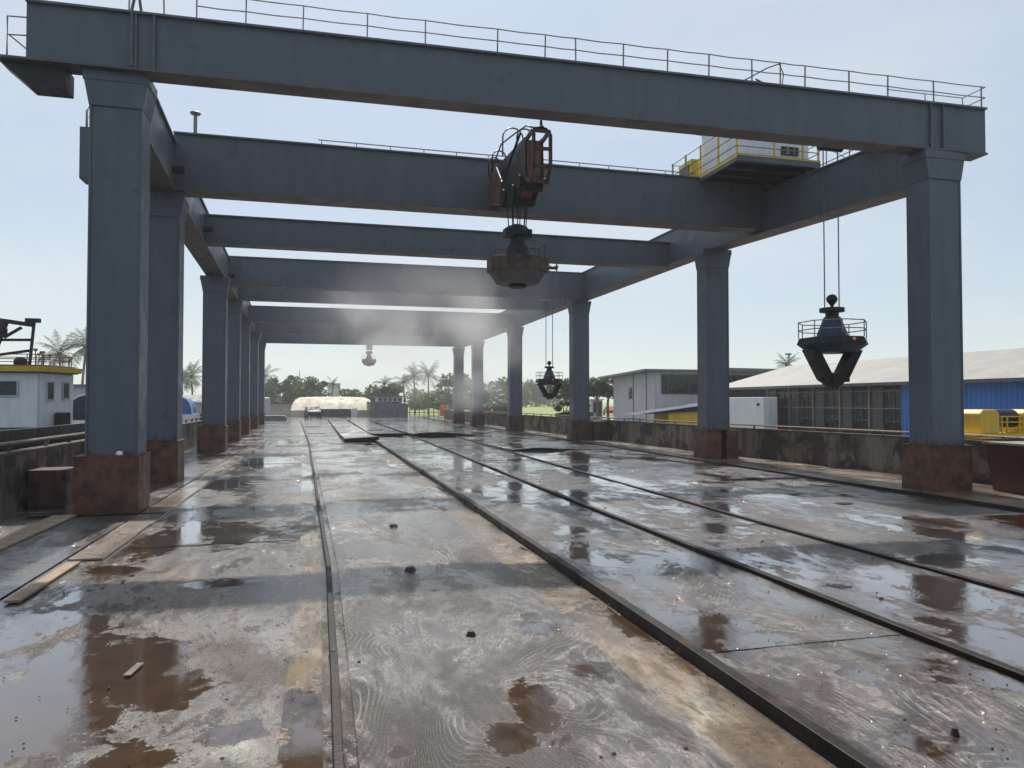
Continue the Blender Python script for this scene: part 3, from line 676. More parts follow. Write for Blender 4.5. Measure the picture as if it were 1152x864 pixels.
x, y = D(937, 19.3)
grab(x, y, ZH(431, 19.3), 1.02, 'large blue black clam grab hanging in front of the pale shed roof', 8.95, .016)
hb = thing('hoist_bracket', 'hoist bracket with drum on the right runway, holding the large grab', 'hoist', (x, y, 8.9))
MB().box(x-.55, RC[0]-.1, y-.22, y+.22, 9.06, 9.2).build('arm_plate', M['steel_dark'], hb)
MB().tube([(x-.34, y, 8.98), (x-.35, y, 8.98), (x+.35, y, 8.98), (x+.34, y, 8.98)], .1, 14).build('drum', M['black'], hb)
x, y = D(618, 43.0)
grab(x, y, ZH(447, 43.0), .93, 'distant dark clam grab hanging before the green field', 8.3, .022)
MB_ = MB().box(x-.6, x+.5, y-.2, y+.2, 8.2, 8.35); tag(MB_.build('hoist_bracket', M['steel_dark']), 'far small hoist bracket on the right runway, over the distant grab', 'hoist')
# ------------------------------------------------------------------ cab on the platform
PX0, PX1, PY0, PY1, PZ = 12.0, 14.9, 19.2, 23.4, 9.42
cab = thing('operator_cab', 'white operator cab on a yellow railed platform on top of the runway', 'crane cab', (13.4, 21, PZ))
q = MB(); q.box(PX0, PX1, PY0, PY1, PZ+.16, PZ+.22); q.build('platform', M['steel_dark'], cab)
q = MB()
for a in ((PX0, PX1, PY0-.0, PY0+.08), (PX0, PX1, PY1-.08, PY1), (PX0, PX0+.08, PY0+.081, PY1-.081), (PX1-.08, PX1, PY0+.081, PY1-.081)): q.box(*a, PZ, PZ+.158)
q.build('edge_frame', M['steel'], cab)
for yy in (19.9, 20.6, 21.3, 22.0, 22.7): MB().box(PX0+.085, PX1-.085, yy-.05, yy+.05, PZ+.02, PZ+.158).build('joist', M['black'], cab)
q = MB(); q.box(PX0-.012, PX0-.001, PY0-.012, PY1, PZ+.10, PZ+.19); q.box(PX0-.012, PX1, PY0-.0125, PY0-.001, PZ+.165, PZ+.20); q.build('yellow_trim', M['yellow'], cab)
for yy in (19.5, 20.9, 23.0): MB().box(14.5, 14.84, yy-.12, yy+.12, 9.15, PZ-.002).build('support_block', M['black'], cab)
hs = MB().box(12.35, 14.75, 19.55, 21.9, PZ+.221, PZ+1.75).build('cabin', M['white'], cab, bevel=.02)
MB().box(12.25, 14.85, 19.45, 22.0, PZ+1.76, PZ+1.83).build('roof', M['steel'], cab)
MB().box(13.75, 14.35, 19.50, 19.549, PZ+.42, PZ+.68).build('vent', M['glass'], cab)
v = MB(); v.box(13.9, 14.0, 19.48, 19.499, PZ+.44, PZ+.66); v.box(14.15, 14.2, 19.48, 19.499, PZ+.44, PZ+.66); v.box(13.75, 14.35, 19.475, 19.4795, PZ+.53, PZ+.56); v.build('vent_slat', M['rail_grey'], cab)
q = MB(); q.box(12.02, 12.34, 22.0, 22.9, PZ+.24, PZ+.95)
q.build('control_box', M['yellow'], cab, bevel=.01)
MB().box(12.0, 12.019, 22.15, 22.75, PZ+.33, PZ+.8).build('control_window', M['glass'], cab)
q = MB(); q.box(12.02, 12.5, 23.25, 23.35, PZ+.22, PZ+.75); q.build('kick_panel', M['red_rust'], cab)
prs = [(12.03, y) for y in (19.25, 20.3, 21.4, 22.4, 23.35)] + [(x, 19.23) for x in (13.3, 14.3, 14.85)]
for i, (x, y) in enumerate(prs): MB().box(x-.025, x+.025, y-.025, y+.025, PZ+.05, PZ+1.2).build('railing_post', M['yellow'] if i not in (3, 4) else M['rail_grey'], cab)
q = MB()
for dz in (.45, .75, 1.15):
    q.tube([(12.0, 23.35, PZ+dz), (12.0, 19.23, PZ+dz)], .016, 5); q.tube([(12.0, 19.23, PZ+dz), (14.87, 19.21, PZ+dz)], .016, 5); q.tube([(12.0, 23.37, PZ+dz), (14.87, 23.37, PZ+dz)], .016, 5); q.tube([(14.87, 23.37, PZ+dz), (14.87, 19.21, PZ+dz)], .016, 5)
q.build('handrail', M['rail_grey'], cab)
# small rail frame on runway right of the cab
q = MB()
for yy in (16.9, 17.8, 18.8): q.tube([(14.8, yy, 9.15), (14.8, yy, 9.9)], .018, 5)
for z in (9.45, 9.9): q.tube([(14.8, 16.9, z), (14.8, 19.1, z)], .015, 5)
q.tube([(14.8, 17.8, 9.2), (14.8, 18.8, 9.9)], .012, 5); q.tube([(14.8, 18.1, 9.9), (14.8, 17.2, 9.3)], .012, 5)
tag(q.build('runway_railing', M['rail_grey']), 'short rail frame on the runway just right of the white cab', 'railing')
# ------------------------------------------------------------------ walls
def wall(label, path, h, th, mat, cap=True, side=1):
    t_ = thing('low_wall', label, 'wall', path[0])
    MB().sweep([(-th/2, 0), (th/2, 0), (th/2, h), (-th/2, h)], path).build('wall_body', mat, t_)
    if cap: MB().sweep([(-th/2-.03, h+.001), (th/2+.03, h+.001), (th/2+.03, h+.05), (-th/2-.03, h+.05)], path).build('coping', M['rust_dark'], t_)
    return t_
lwp = [(-5.88, -6, 0), (-5.88, 22, 0), (-6.1, 45, 0), (-6.5, 75, 0)]
rwp = [(17.3, -6, 0), (17.1, 12, 0), (16.85, 18, 0), (16.1, 26, 0), (15.75, 40, 0), (15.5, 60, 0), (15.4, 92, 0)]
wall('stained low wall with pipe rail along the left edge, before the boats', lwp, 1.17, .2, M['concrete_wall'])
wall('long stained low wall behind the right columns', rwp, 1.13, .22, M['concrete_wall'])
def piperail(label, path, z, hs, off, step, col='rail_grey'):
    t_ = thing('pipe_rail', label, 'railing', path[0])
    P2 = [(p[0]+off, p[1], z+hs) for p in path]
    MB().tube(P2, .035, 6).build('pipe', M['rust'] if col == 'rust' else M[col], t_)
    y = path[0][1]+1
    n = 0
    while y < path[-1][1]-1 and n < 60:
        a = onpath(path, y)
        MB().bar((a[0]+off, y, z), (a[0]+off+.02, y+.03, z+hs-.02), .07, .05).build('bracket', M['tan'] if n % 2 else M['rust'], t_); y += step*random.uniform(.8, 1.2); n += 1
    return t_
piperail('low pipe rail on brackets on top of the left wall', lwp, 1.22, .17, 0, 1.7)
piperail('low pipe rail on brackets on top of the right wall', rwp, 1.18, .12, 0, 1.9)
# rust blocks
tag(MB().box(-5.76, -5.05, 16.95, 17.7, .02, .80).build('rusty_block', M['rust_dark'], bevel=.015), 'dark rusty block against the left wall behind the nearest column', 'steel block')
x, y = G(680, 497); tag(MB().box(RX[2]+1.22, RX[2]+2.2, RY[2]-.15, RY[2]+.8, .05, 1.12).build('rusty_block', M['rust_dark'], bevel=.015), 'rusty box at the right foot of the third right column', 'steel block')
# maroon skip
sk = thing('steel_skip', 'dark maroon steel skip standing right of the nearest right pedestal', 'skip', (16, 13.5, .05))
MB().prism([(15.62, 12.7), (18.6, 12.3), (18.8, 13.9), (15.8, 14.2)], .06, 1.18, [(15.5, 12.62), (18.75, 12.2), (18.95, 14.0), (15.7, 14.32)]).build('tub', M['maroon'], sk)
MB().prism([(15.46, 12.58), (18.8, 12.16), (19.0, 14.04), (15.66, 14.36)], 1.182, 1.23).build('rim', M['rail_grey'], sk)
# yellow winch machine behind the wall
ym = thing('yellow_winch', 'yellow winch machine with two rounded housings behind the maroon skip', 'machine', (18.6, 16.6, 1.2))
YB = 1.3
def hump(x0, x1, y0, y1, z0, z1, ch=.12):
    return MB().extr([(x0, z0), (x1, z0), (x1, z1-ch), (x1-ch, z1), (x0+ch, z1), (x0, z1-ch)], (0, 0, 0), (1, 0, 0), (0, 0, 1), -y1, -y0)
hump(18.05, 18.75, 16.6, 17.3, YB, 1.98).build('housing', M['yellow'], ym, bevel=.03)
hump(19.6, 20.4, 16.6, 17.3, YB, 1.98).build('housing', M['yellow'], ym, bevel=.03)
q = MB()
for x in (18.86, 19.05, 19.5): q.box(x-.02, x+.02, 16.62, 16.66, YB, 1.78)
for z in (1.45, 1.62, 1.78): q.box(18.76, 19.59, 16.6, 16.64, z-.015, z+.015)
q.build('frame', M['yellow'], ym)
MB().tube([(18.8, 16.95, 1.72), (19.55, 16.95, 1.72)], .27, 16).build('drum', M['black'], ym)
MB().box(17.8, 20.6, 16.4, 17.5, YB-.14, YB-.002).build('bed_plate', M['yellow'], ym)
MB().box(17.95, 20.5, 16.5, 17.4, -.02, YB-.142).build('stand', M['rust_dark'], ym)
# ------------------------------------------------------------------ pale roof shed on the right
sh = thing('long_shed', 'long low shed with pale sheeted roof, window bays and blue cladding', 'shed', (41, 38, 0))
SX0, SX1, SYa, SYb, EZ, RZz, RXx = 34.0, 48.0, 12.0, 57.0, 3.4, 5.45, 41.0
q = MB()
def slab(p, nrm=.1):
    a = [q.bm.verts.new(v) for v in p]; b = [q.bm.verts.new((v[0], v[1], v[2]-nrm)) for v in p]
    q.bm.faces.new(a); q.bm.faces.new(b[::-1])
    for i in range(4): q.bm.faces.new((a[i], b[i], b[(i+1) % 4], a[(i+1) % 4]))
slab([(SX0-.7, SYa, EZ), (RXx, SYa, RZz), (RXx, SYb+.5, RZz), (SX0-.7, SYb+.5, EZ)])
slab([(RXx+.002, SYa, RZz), (SX1+.6, SYa, EZ), (SX1+.6, SYb+.5, EZ), (RXx+.002, SYb+.5, RZz)])
q.build('roof', M['roof_sheet'], sh)
MB().box(SX0-.74, SX0-.701, SYa, SYb+.5, EZ-.2, EZ-.02).build('gutter', M['steel_dark'], sh)
MB().box(SX0, SX0+.15, SYa, 36.7, 0, EZ-.06).build('blue_wall', M['blue_clad'], sh)
g = MB(); g.extr([(SX0, 0), (SX1, 0), (SX1, EZ-.12), (RXx, RZz-.14), (SX0, EZ-.12)], (0, 0, 0), (1, 0, 0), (0, 0, 1), -SYb, -SYb+.15); g.build('gable_wall', M['dark_wall'], sh)
MB().box(SX1-.15, SX1, SYa, SYb-.16, 0, EZ-.1).build('back_wall', M['dark_wall'], sh)
MB().box(SX0+.25, SX0+.3, 36.72, SYb-.16, 0, EZ-.06).build('window_wall', M['black'], sh)
yb = 36.8; i = 0
while yb < 50.3:
    wn = MB(); wn.box(SX0+.18, SX0+.22, yb+.1, yb+1.25, .9, EZ-.45); wo_ = wn.build('window', M['glass'], sh)
    fr = MB()
    for yy in (yb+.08, yb+.64, yb+1.27): fr.box(SX0+.12, SX0+.179, yy-.025, yy+.025, .8, EZ-.4)
    for z in (1.0, 1.9, EZ-.45): fr.box(SX0+.13, SX0+.1785, yb+.1, yb+1.25, z-.03, z+.03)
    fr.build('frame', M['steel_dark'], wo_)
    MB().box(SX0+.04, SX0+.2, yb+1.45, yb+2.35, .4, EZ-.3).build('panel', M['dark_wall'], sh)
    MB().box(SX0-.04, SX0+.17, yb+2.5, yb+2.62, 0, EZ-.1).build('post', M['rail_grey'], sh)
    yb += 2.75; i += 1
MB().box(SX0-.02, SX0+.03, 36.8, 50.4, 1.75, 1.82).build('rail_bar', M['rail_grey'], sh)
MB().box(SX0-.02, SX0+.03, 36.8, 50.4, 2.85, 2.91).build('rail_bar', M['rail_grey'], sh)
wp = thing('white_container', 'plain white container standing before the left end of the shed', 'container', (32.5, 53, 0))
MB().box(32.0, 33.2, 47.9, 55.2, .02, 2.55).build('box_body', M['white'], wp, bevel=.03)
MB().box(31.96, 31.999, 48.4, 48.7, 1.9, 2.1).build('latch', M['black'], wp)
# roof speaker thing
x, y = D(1005, 58); sp = thing('loudspeaker', 'small twin horn loudspeaker on the shed roof ridge', 'loudspeaker', (x, y, 5))
zr = RZz - abs(x-RXx)*.3 if abs(x-RXx) < 7 else RZz
MB().tube([(RXx, y-8, RZz-.02), (RXx, y-8, RZz+.5)], .04, 6).build('stem', M['black'], sp)
MB().tube([(RXx-.5, y-8, RZz+.45), (RXx-.2, y-8, RZz+.45), (RXx-.05, y-8, RZz+.5)], .22, 8, .06).build('horn', M['black'], sp)
MB().tube([(RXx+.5, y-8, RZz+.62), (RXx+.2, y-8, RZz+.55), (RXx+.05, y-8, RZz+.5)], .22, 8, .06).build('horn', M['black'], sp)
# grey building with dark window band
gb = thing('grey_building', 'pale grey flat roofed building with a dark window band', 'building', (40, 70, 0))
A_ = Vector((29.9, 61.9)); B_ = Vector((33.6, 80.5)); C_ = Vector((52, 80.5)); D_ = Vector((52, 61.9)); ZT = 5.05
MB().prism([A_, D_, C_, B_], 0, ZT-.05).build('wall', M['pale'], gb)
MB().prism([(A_.x-1.3, A_.y-.6), (D_.x, D_.y-.6), (C_.x+.6, C_.y+1.2), (B_.x-1.0, B_.y+2.6)], ZT-.045, ZT+.16).build('roof', M['roof_grey'], gb)
wb = MB().box(30.6, 51.9, 61.80, 61.897, 2.95, 4.75).build('window', M['glass'], gb)
q = MB()
for x in (31.2, 33.4, 35.6, 37.8, 40, 42.2): q.box(x-.06, x+.06, 61.72, 61.799, 2.95, 4.75)
q.build('frame', M['dark_wall'], wb)
q = MB()
for xx in (30.9, 30.95): pass
dirn = (B_-A_).normalized(); nn = Vector((-dirn.y, dirn.x))
for k_ in (3.0, 8.5): 
    c = A_+dirn*k_+nn*.03; q.obox(c, dirn, nn, .12, .08, .05, ZT-.1)
q.build('seam_strip', M['roof_grey'], gb)
c = A_+dirn*9.8+nn*.04; MB().obox(c, dirn, nn, 1.3, .1, 2.5, 3.7).build('side_window', M['glass'], gb)
MB().tube([(38.0, 64, ZT+.16), (38.0, 64, ZT+1.0), (38.0, 64, ZT+1.6)], .18, 6, .02).build('roof_vent', M['dark_wall'], gb)
hb2 = thing('dark_hall', 'dark flat roofed hall rising behind the pale shed roof', 'building', (66, 84, 0))
x0, y0 = D(806, 92); x1, y1 = D(915, 100)
MB().prism([(x0, y0), (x1, y1), (x1+6, y1+16), (x0+6, y0+18)], 0, 5.2).build('wall', M['dark_wall'], hb2)
MB().prism([(x0-1, y0-1), (x1+1, y1-1.4), (x1+7, y1+17), (x0+5, y0+19)], 5.21, 6.5).build('roof', M['roof_grey'], hb2)
# kiosk, red car, yellow skip with tarp by the wall
x, y = D(672, 98)
kk = thing('white_kiosk', 'small white glazed kiosk left of the grey building', 'kiosk', (x, y, 0))
MB().box(x-.75, x+.75, y, y+1.5, 0, 2.45).build('box_body', M['white'], kk, bevel=.03)
MB().box(x-.55, x-.05, y-.03, y-.002, .7, 2.1).build('window', M['glass'], kk); MB().box(x+.08, x+.6, y-.03, y-.002, .25, 2.15).build('door', M['glass'], kk)
MB().box(x-.9, x+.9, y-.15, y+1.6, 2.46, 2.56).build('roof', M['pale'], kk)
def car(x, y, rz, label, paint, s=1.0):
    t_ = thing('parked_car', label, 'car', (x, y, 0))
    b = MB(); b.extr([(-2.1, .35), (2.1, .35), (2.15, .75), (1.9, .95), (1.1, 1.02), (.55, 1.42), (-1.0, 1.45), (-1.7, 1.0), (-2.1, .9)], (0, 0, 0), (1, 0, 0), (0, 0, 1), -.85, .85)
    b.build('body', paint, None, bevel=.06)
    bo = COL.objects[-1]; bo.parent = t_
    g = MB(); g.extr([(.98, 1.03), (.5, 1.38), (-.95, 1.41), (-1.5, 1.03)], (0, 0, 0), (1, 0, 0), (0, 0, 1), -.87, .87); g.build('window', M['glass'], None); COL.objects[-1].parent = t_
    g = MB(); g.extr([(1.14, 1.04), (.60, 1.43), (.52, 1.43), (1.0, 1.04)], (0, 0, 0), (1, 0, 0), (0, 0, 1), -.7, .7); g.build('windscreen', M['glass'], None); COL.objects[-1].parent = t_
    for sx in (-1.3, 1.3):
        for sy in (-.82, .82):
            MB().tube([(sx, sy-.1, .33), (sx, sy+.1, .33)], .33, 14).build('wheel', M['black'], None); COL.objects[-1].parent = t_
    t_.rotation_euler = (0, 0, rz); t_.scale = (s, s, s); return t_
x, y = D(687, 118); car(x, y, radians(80), 'small red car parked beside the white kiosk', M['red'])
ys = thing('yellow_barge_box', 'low yellow container under a dark slanted cover behind the right wall', 'container', (22, 34, 0))
x, y = D(772, 38); 
MB().box(x-1.0, x+1.9, y, y+1.8, 0, 1.72).build('tub', M['yellow'], ys, bevel=.03)
c = MB(); c.extr([(x-2.8, 1.55), (x+1.95, 1.76), (x+1.95, 2.2), (x+.6, 1.98)], (0, 0, 0), (1, 0, 0), (0, 0, 1), -y-1.9, -y+.1); c.build('cover', M['navy_canvas'], ys)
# ------------------------------------------------------------------ left: boats
wh = thing('work_boat', 'white wheelhouse work boat with yellow roof edge, left of the columns', 'boat', (-11, 33, 0))
wx = Vector((.966, -.02)); wd = Vector((.28, .96)); cN = Vector((-10.38, 31.7))
fr_ = Vector((-1, .05)).normalized(); sd_ = Vector((.26, .966)).normalized()
foot = [cN, cN+sd_*2.1, cN+sd_*2.1+fr_*4.8, cN+fr_*5.2]
MB().prism([(p.x, p.y) for p in foot], 1.2, 3.32).build('wheelhouse', M['white'], wh, bevel=.04)
# rounded roof with yellow rim
def offs(o, r=.5, n=6):
    pts = []
    c = cN+sd_*1.3+fr_*2.4
    base = [cN-sd_*o+(-fr_)*o, cN+sd_*(2.1+o)-fr_*o, cN+sd_*(2.1+o)+fr_*(4.9+o), cN-sd_*o+fr_*(5.2+o)]
    for i, p in enumerate(base):
        a, b_ = (base[i-1]-p).normalized(), (base[(i+1) % 4]-p).normalized()
        for k in range(n+1):
            t0 = k/n; q0 = p+a*r*(1-t0)**2 + b_*r*t0**2; pts.append((q0.x, q0.y))
    return pts
MB().prism(offs(.30), 3.36, 3.56, offs(.33)).build('roof_rim', M['yellow'], wh)
MB().prism(offs(.22), 3.322, 3.358).build('soffit', M['steel_dark'], wh)
MB().prism(offs(.15), 3.562, 3.62).build('roof_deck', M['red_rust'], wh)
# windows on both faces
def facewin(o, d, k0, k1, z0, z1, nm='window'):
    nrm = Vector((d.y, -d.x));
    if nrm.dot(Vector((0, 0))-o) < 0: nrm = -nrm
    c = o+d*((k0+k1)/2)+nrm*.02
    w_ = MB().obox(c, d, nrm, k1-k0, .03, z0, z1).build(nm, M['glass'], wh)
    q = MB(); t2 = .05
    for (a, b_, e, f_) in ((k0-t2, k0, z0-t2, z1+t2), (k1, k1+t2, z0-t2, z1+t2), (k0, k1, z0-t2, z0), (k0, k1, z1, z1+t2)):
        q.obox(o+d*((a+b_)/2)+nrm*.03, d, nrm, abs(b_-a), .06, e, f_)
    q.build('frame', M['pale'], w_)
facewin(cN, fr_, .80, 1.85, 2.45, 2.98)
facewin(cN, sd_, .35, .72, 2.3, 2.95); facewin(cN, sd_, 1.35, 1.70, 2.35, 2.95)
q = MB(); q.obox(cN+sd_*1.1+Vector((.2, -.12)), sd_, (sd_.y, -sd_.x), .55, .3, 1.21, 1.78); q.build('locker', M['black'], wh, bevel=.02)
q = MB(); q.obox(cN+fr_*.06+Vector((0, -.03)), fr_, (0, 1), .05, .05, 1.22, 3.3); q.build('corner_trim', M['pale'], wh)
# hull and bulwark
hl = MB(); hl.prism([(-9.0, 12), (-8.4, 20), (-8.2, 36), (-8.8, 44), (-16, 44), (-17, 30), (-16, 12)], -1.3, 1.19, [(-8.6, 11), (-8.0, 20), (-7.8, 36), (-8.5, 45), (-16, 45), (-17.5, 30), (-16, 11)]); hl.build('hull', M['black'], wh)
MB().sweep([(-.06, 0), (.06, 0), (.06, .42), (-.06, .42)], [(-7.5, 6, 1.1), (-7.35, 14, 1.1), (-7.25, 22, 1.1), (-7.4, 34, 1.1), (-8.3, 45, 1.1)]).build('bulwark', M['black'], wh)
# roof railing
q = MB(); ro = offs(.05, .5, 3); n = len(ro)
for z in (3.62+.22, 3.62+.4):
    q.tube([(p[0], p[1], z) for p in ro]+[(ro[0][0], ro[0][1], z)], .018, 5)
for p in ro[::1]: q.tube([(p[0], p[1], 3.62), (p[0], p[1], 4.03)], .018, 5)
q.build('roof_railing', M['rust'], wh)
# clutter lamps on the roof
for i, (a, b_, h) in enumerate(((.35, .4, .55), (.9, .5, .48), (1.5, .8, .52), (2.1, .9, .45), (2.6, 1.6, .5))):
    p = cN+sd_*a+fr_*b_
    q = MB(); q.tube([(p.x, p.y, 3.62), (p.x, p.y, 3.62+h)], .02, 5); q.lathe((p.x, p.y, 3.62+h), [(.05, 0), (.09, .04), (.07, .1)], 8); q.build('deck_lamp', M['rail_grey'], wh)
p = cN+sd_*.5+fr_*1.0; MB().lathe((p.x, p.y, 3.62), [(.22, 0), (.25, .12), (.2, .26), (.08, .32)], 12).build('roof_drum', M['black'], wh)
# dark mast structure
q = MB(); o = cN+fr_*.75+sd_*.6
def mp_(a, z): p = o+fr_*a; return (p.x, p.y, z)
q.bar(mp_(0, 3.6), mp_(-.15, 5.45), .09, .09)
q.bar(mp_(2.0, 5.5), mp_(-.1, 5.2), .14, .16); q.bar(mp_(1.5, 3.6), mp_(.9, 5.4), .22, .3); q.bar(mp_(1.2, 4.0), mp_(.0, 4.2), .1, .1); q.bar(mp_(1.1, 4.6), mp_(-.05, 4.62), .1, .1)
q.bar(mp_(.9, 4.7), mp_(.3, 5.1), .1, .1); q.bar(mp_(2.2, 3.6), mp_(2.0, 5.4), .3, .3); q.bar(mp_(-.35, 5.38), mp_(.15, 5.38), .2, .16); q.bar(mp_(1.4, 4.9), mp_(.8, 4.9), .1, .3)
q.build('mast', M['black'], wh)
# canopy boats between the left columns
def canopy_boat(px, d, wpx, ztop, zb, mat, label, trim='white'):
    x, y = D(px, d); R = wpx*d/F/2
    t_ = thing('canopy_boat', label, 'boat', (x, y, 0), 'small canopied boats')
    n = 10; poly = [(R*cos(pi*i/n), (ztop-zb)*sin(pi*i/n)**.8 if 0 < i < n else 0) for i in range(n+1)]
    MB().extr(poly, (x, y, zb), (1, 0, 0), (0, 0, 1), -2.5, 0).build('canopy', mat, t_)
    q = MB(); q.tube([(x+p[0]*1.03, y-.05, zb+p[1]*1.03) for p in poly], .06, 6); q.build('hoop', M[trim], t_)
    MB().prism([(x-R*1.1, y-.1), (x+R*1.1, y-.1), (x+R*1.1, y+4), (x, y+6), (x-R*1.1, y+4)], -1.1, zb-.003).build('hull', M['white'], t_)
    return t_
canopy_boat(97, 42, 44, ZH(445, 42), ZH(482, 42), M['navy_canvas'], 'boat with a navy hooped canopy and white trim, behind the nearest left column')
canopy_boat(199, 62, 32, ZH(446, 62), ZH(466, 62), M['blue_canvas'], 'boat with a bright blue canopy, seen between second and third left columns')
x, y = D(224, 66); vb = thing('cabin_boat', 'off white cabin boat behind the third left column', 'boat', (x, y, 0))
MB().prism([(x-1.3, y), (x+1.6, y), (x+1.6, y+4), (x-1.3, y+4)], ZH(466, 66), ZH(453, 66), [(x-1.0, y+.2), (x+1.6, y+.2), (x+1.6, y+4), (x-1.0, y+4)]).build('cabin', M['cream'], vb, bevel=.05)
MB().box(x-1.15, x+1.6, y-.02, y+4.2, ZH(453, 66)+.002, ZH(451.5, 66)).build('cabin_roof', M['white'], vb)
MB().prism([(x-2, y-.3), (x+2, y-.3), (x+2, y+5), (x-2, y+5)], -1.2, ZH(466.2, 66)).build('hull', M['steel_dark'], vb)
x, y = D(88, 75); rs = thing('red_trim_shed', 'pale waterside shed with a red roof band, under the left palms', 'shed', (x, y, 0))
MB().box(x-4, x+6, y, y+5, -1.3, ZH(434, 75)).build('wall', M['pale'], rs)
MB().box(x-4.1, x+6.1, y-.15, y-.002, ZH(458, 75), ZH(450, 75)).build('red_band', M['red'], rs)
MB().box(x-4.2, x+6.2, y-.4, y+5.1, ZH(434, 75)+.003, ZH(433, 75)+.06).build('roof', M['roof_grey'], rs)
x, y = D(214, 90); rs = thing('low_quay_shed', 'low grey roofed quay shed behind the blue canopy boat', 'shed', (x, y, 0))
MB().box(x-5, x+5, y, y+5, -1.3, ZH(452, 90)).build('wall', M['cream'], rs)
MB().prism([(x-5.4, y-.4), (x+5.4, y-.4), (x+5.4, y+5.4), (x-5.4, y+5.4)], ZH(452, 90)+.003, ZH(444, 90), [(x-4, y+2), (x+4.6, y+2), (x+4.6, y+3.4), (x-4, y+3.4)]).build('roof', M['roof_grey'], rs)
# ------------------------------------------------------------------ far end
x, y = D(375, 108)
ct = thing('cream_canopy', 'broad cream arched canopy over a dark opening at the end of the deck', 'canopy', (x, y, 0))
W2 = 46*108/F; H1 = ZH(446, 108)
def arch(hw, zt, zb_, e=.42, n=18):
    return [(hw*cos(pi*i/n) if abs(cos(pi*i/n)) > 1e-6 else 0, zb_+(zt-zb_)*abs(sin(pi*i/n))**e) for i in range(n+1)]
rows = [(0, 0, 1), (0, .95, 1), (.12, 1.05, .998), (1.0, 1.62, .985), (1.12, 1.60, .98), (2.1, 2.2, .955), (2.22, 2.18, .95), (3.3, 2.72, .90), (3.45, 2.70, .89), (4.8, H1, .80), (8.5, H1, .78), (8.5, 0, .98)]
q = MB(); rr = []
for (yy, zz, ww) in rows:
    rr.append([q.bm.verts.new((x+W2*ww*a, y+yy, max(0, zz-(.10 if abs(a) > .9 and zz > 1 else 0)))) for a in (-1, -.93, -.5, 0, .5, .93, 1)])
for a, b_ in zip(rr, rr[1:]):
    for i in range(6): q.bm.faces.new((a[i], a[i+1], b_[i+1], b_[i]))
for e_ in (0, 6): q.bm.faces.new([r_[e_] for r_ in rr])
q.build('hood', M['cream'], ct)
MB().box(x-W2*.55, x+W2*.42, y-.12, y-.05, .0, 1.15).build('opening', M['dark_wall'], ct)
MB().box(x+W2*.43, x+W2*.58, y-.14, y-.05, .0, 1.2).build('door', M['white'], ct)
x, y = D(352, 100); car(x, y, radians(-83), 'small dark vehicle parked before the cream canopy', M['black'], 1.05)
x, y = D(307, 84)
tag(hump(x-1.4, x+1.5, y, y+1.6, 0.01, .62, .2).build('covered_heap', M['roof_grey'], bevel=.05), 'low dark covered heap at the far end of the left columns', 'heap')
x, y = D(320, 112)
lw = thing('cream_shed', 'low cream walled shed left of the arched canopy', 'shed', (x, y, 0))
MB().box(x-2.6, x+2.3, y, y+4, 0, ZH(454, 112)).build('wall', M['cream'], lw); MB().box(x-2.8, x+2.4, y-.3, y+4.2, ZH(454, 112)+.002, ZH(453, 112)+.1).build('roof', M['tan'], lw)
x, y = D(298, 100); lw = thing('pale_tank', 'pale upright tank beside the farthest left column', 'tank', (x, y, 0))
MB().lathe((x, y, 0), [(.7, 0), (.7, ZH(447, 100)-.1), (.5, ZH(447, 100))], 14).build('shell', M['pale'], lw, smooth=False)
x, y = D(376, 190); lw = thing('white_tower', 'pale square tower block rising behind the arched canopy', 'building', (x, y, 0))
MB().box(x-1.5, x+1.5, y, y+4, 0, ZH(432, 190)).build('wall', M['white'], lw); MB().box(x-1.6, x+1.6, y-.1, y+4.1, ZH(432, 190)+.002, ZH(431, 190)).build('roof', M['pale'], lw)
x, y = D(337, 230); tag(MB().tube([(x, y, 0), (x, y, ZH(420, 230)*.8), (x, y, ZH(416, 230))], .35, 6, .08).build('radio_mast', M['rail_grey']), 'thin radio mast above the far left trees', 'mast')
# grey barge hull
x, y = D(438, 104)
bg_ = thing('grey_barge', 'dull grey barge with a low deckhouse beyond the end of the deck', 'barge', (x, y, 0))
hwid = 21*104/F
MB().extr([(-hwid*.8, 0), (hwid, 0), (hwid*1.0, ZH(454, 104)), (-hwid, ZH(452, 104))], (x, y, 0), (1, 0, 0), (0, 0, 1), -9, 0).build('hull', M['roof_grey'], bg_)
MB().box(x-hwid*.6, x+hwid*.75, y+1, y+5, ZH(452, 104)+.005, ZH(446, 104)).build('deckhouse', M['pale'], bg_)
MB().box(x-hwid*.75, x+hwid*.9, y+.6, y+5.3, ZH(446, 104)+.002, ZH(445, 104)).build('house_roof', M['roof_grey'], bg_)
q = MB()
for k_ in range(6): q.box(x-hwid*.5+k_*.7, x-hwid*.5+k_*.7+.3, y+.95, y+.998, ZH(451, 104), ZH(448, 104))
q.build('windows', M['glass'], bg_)
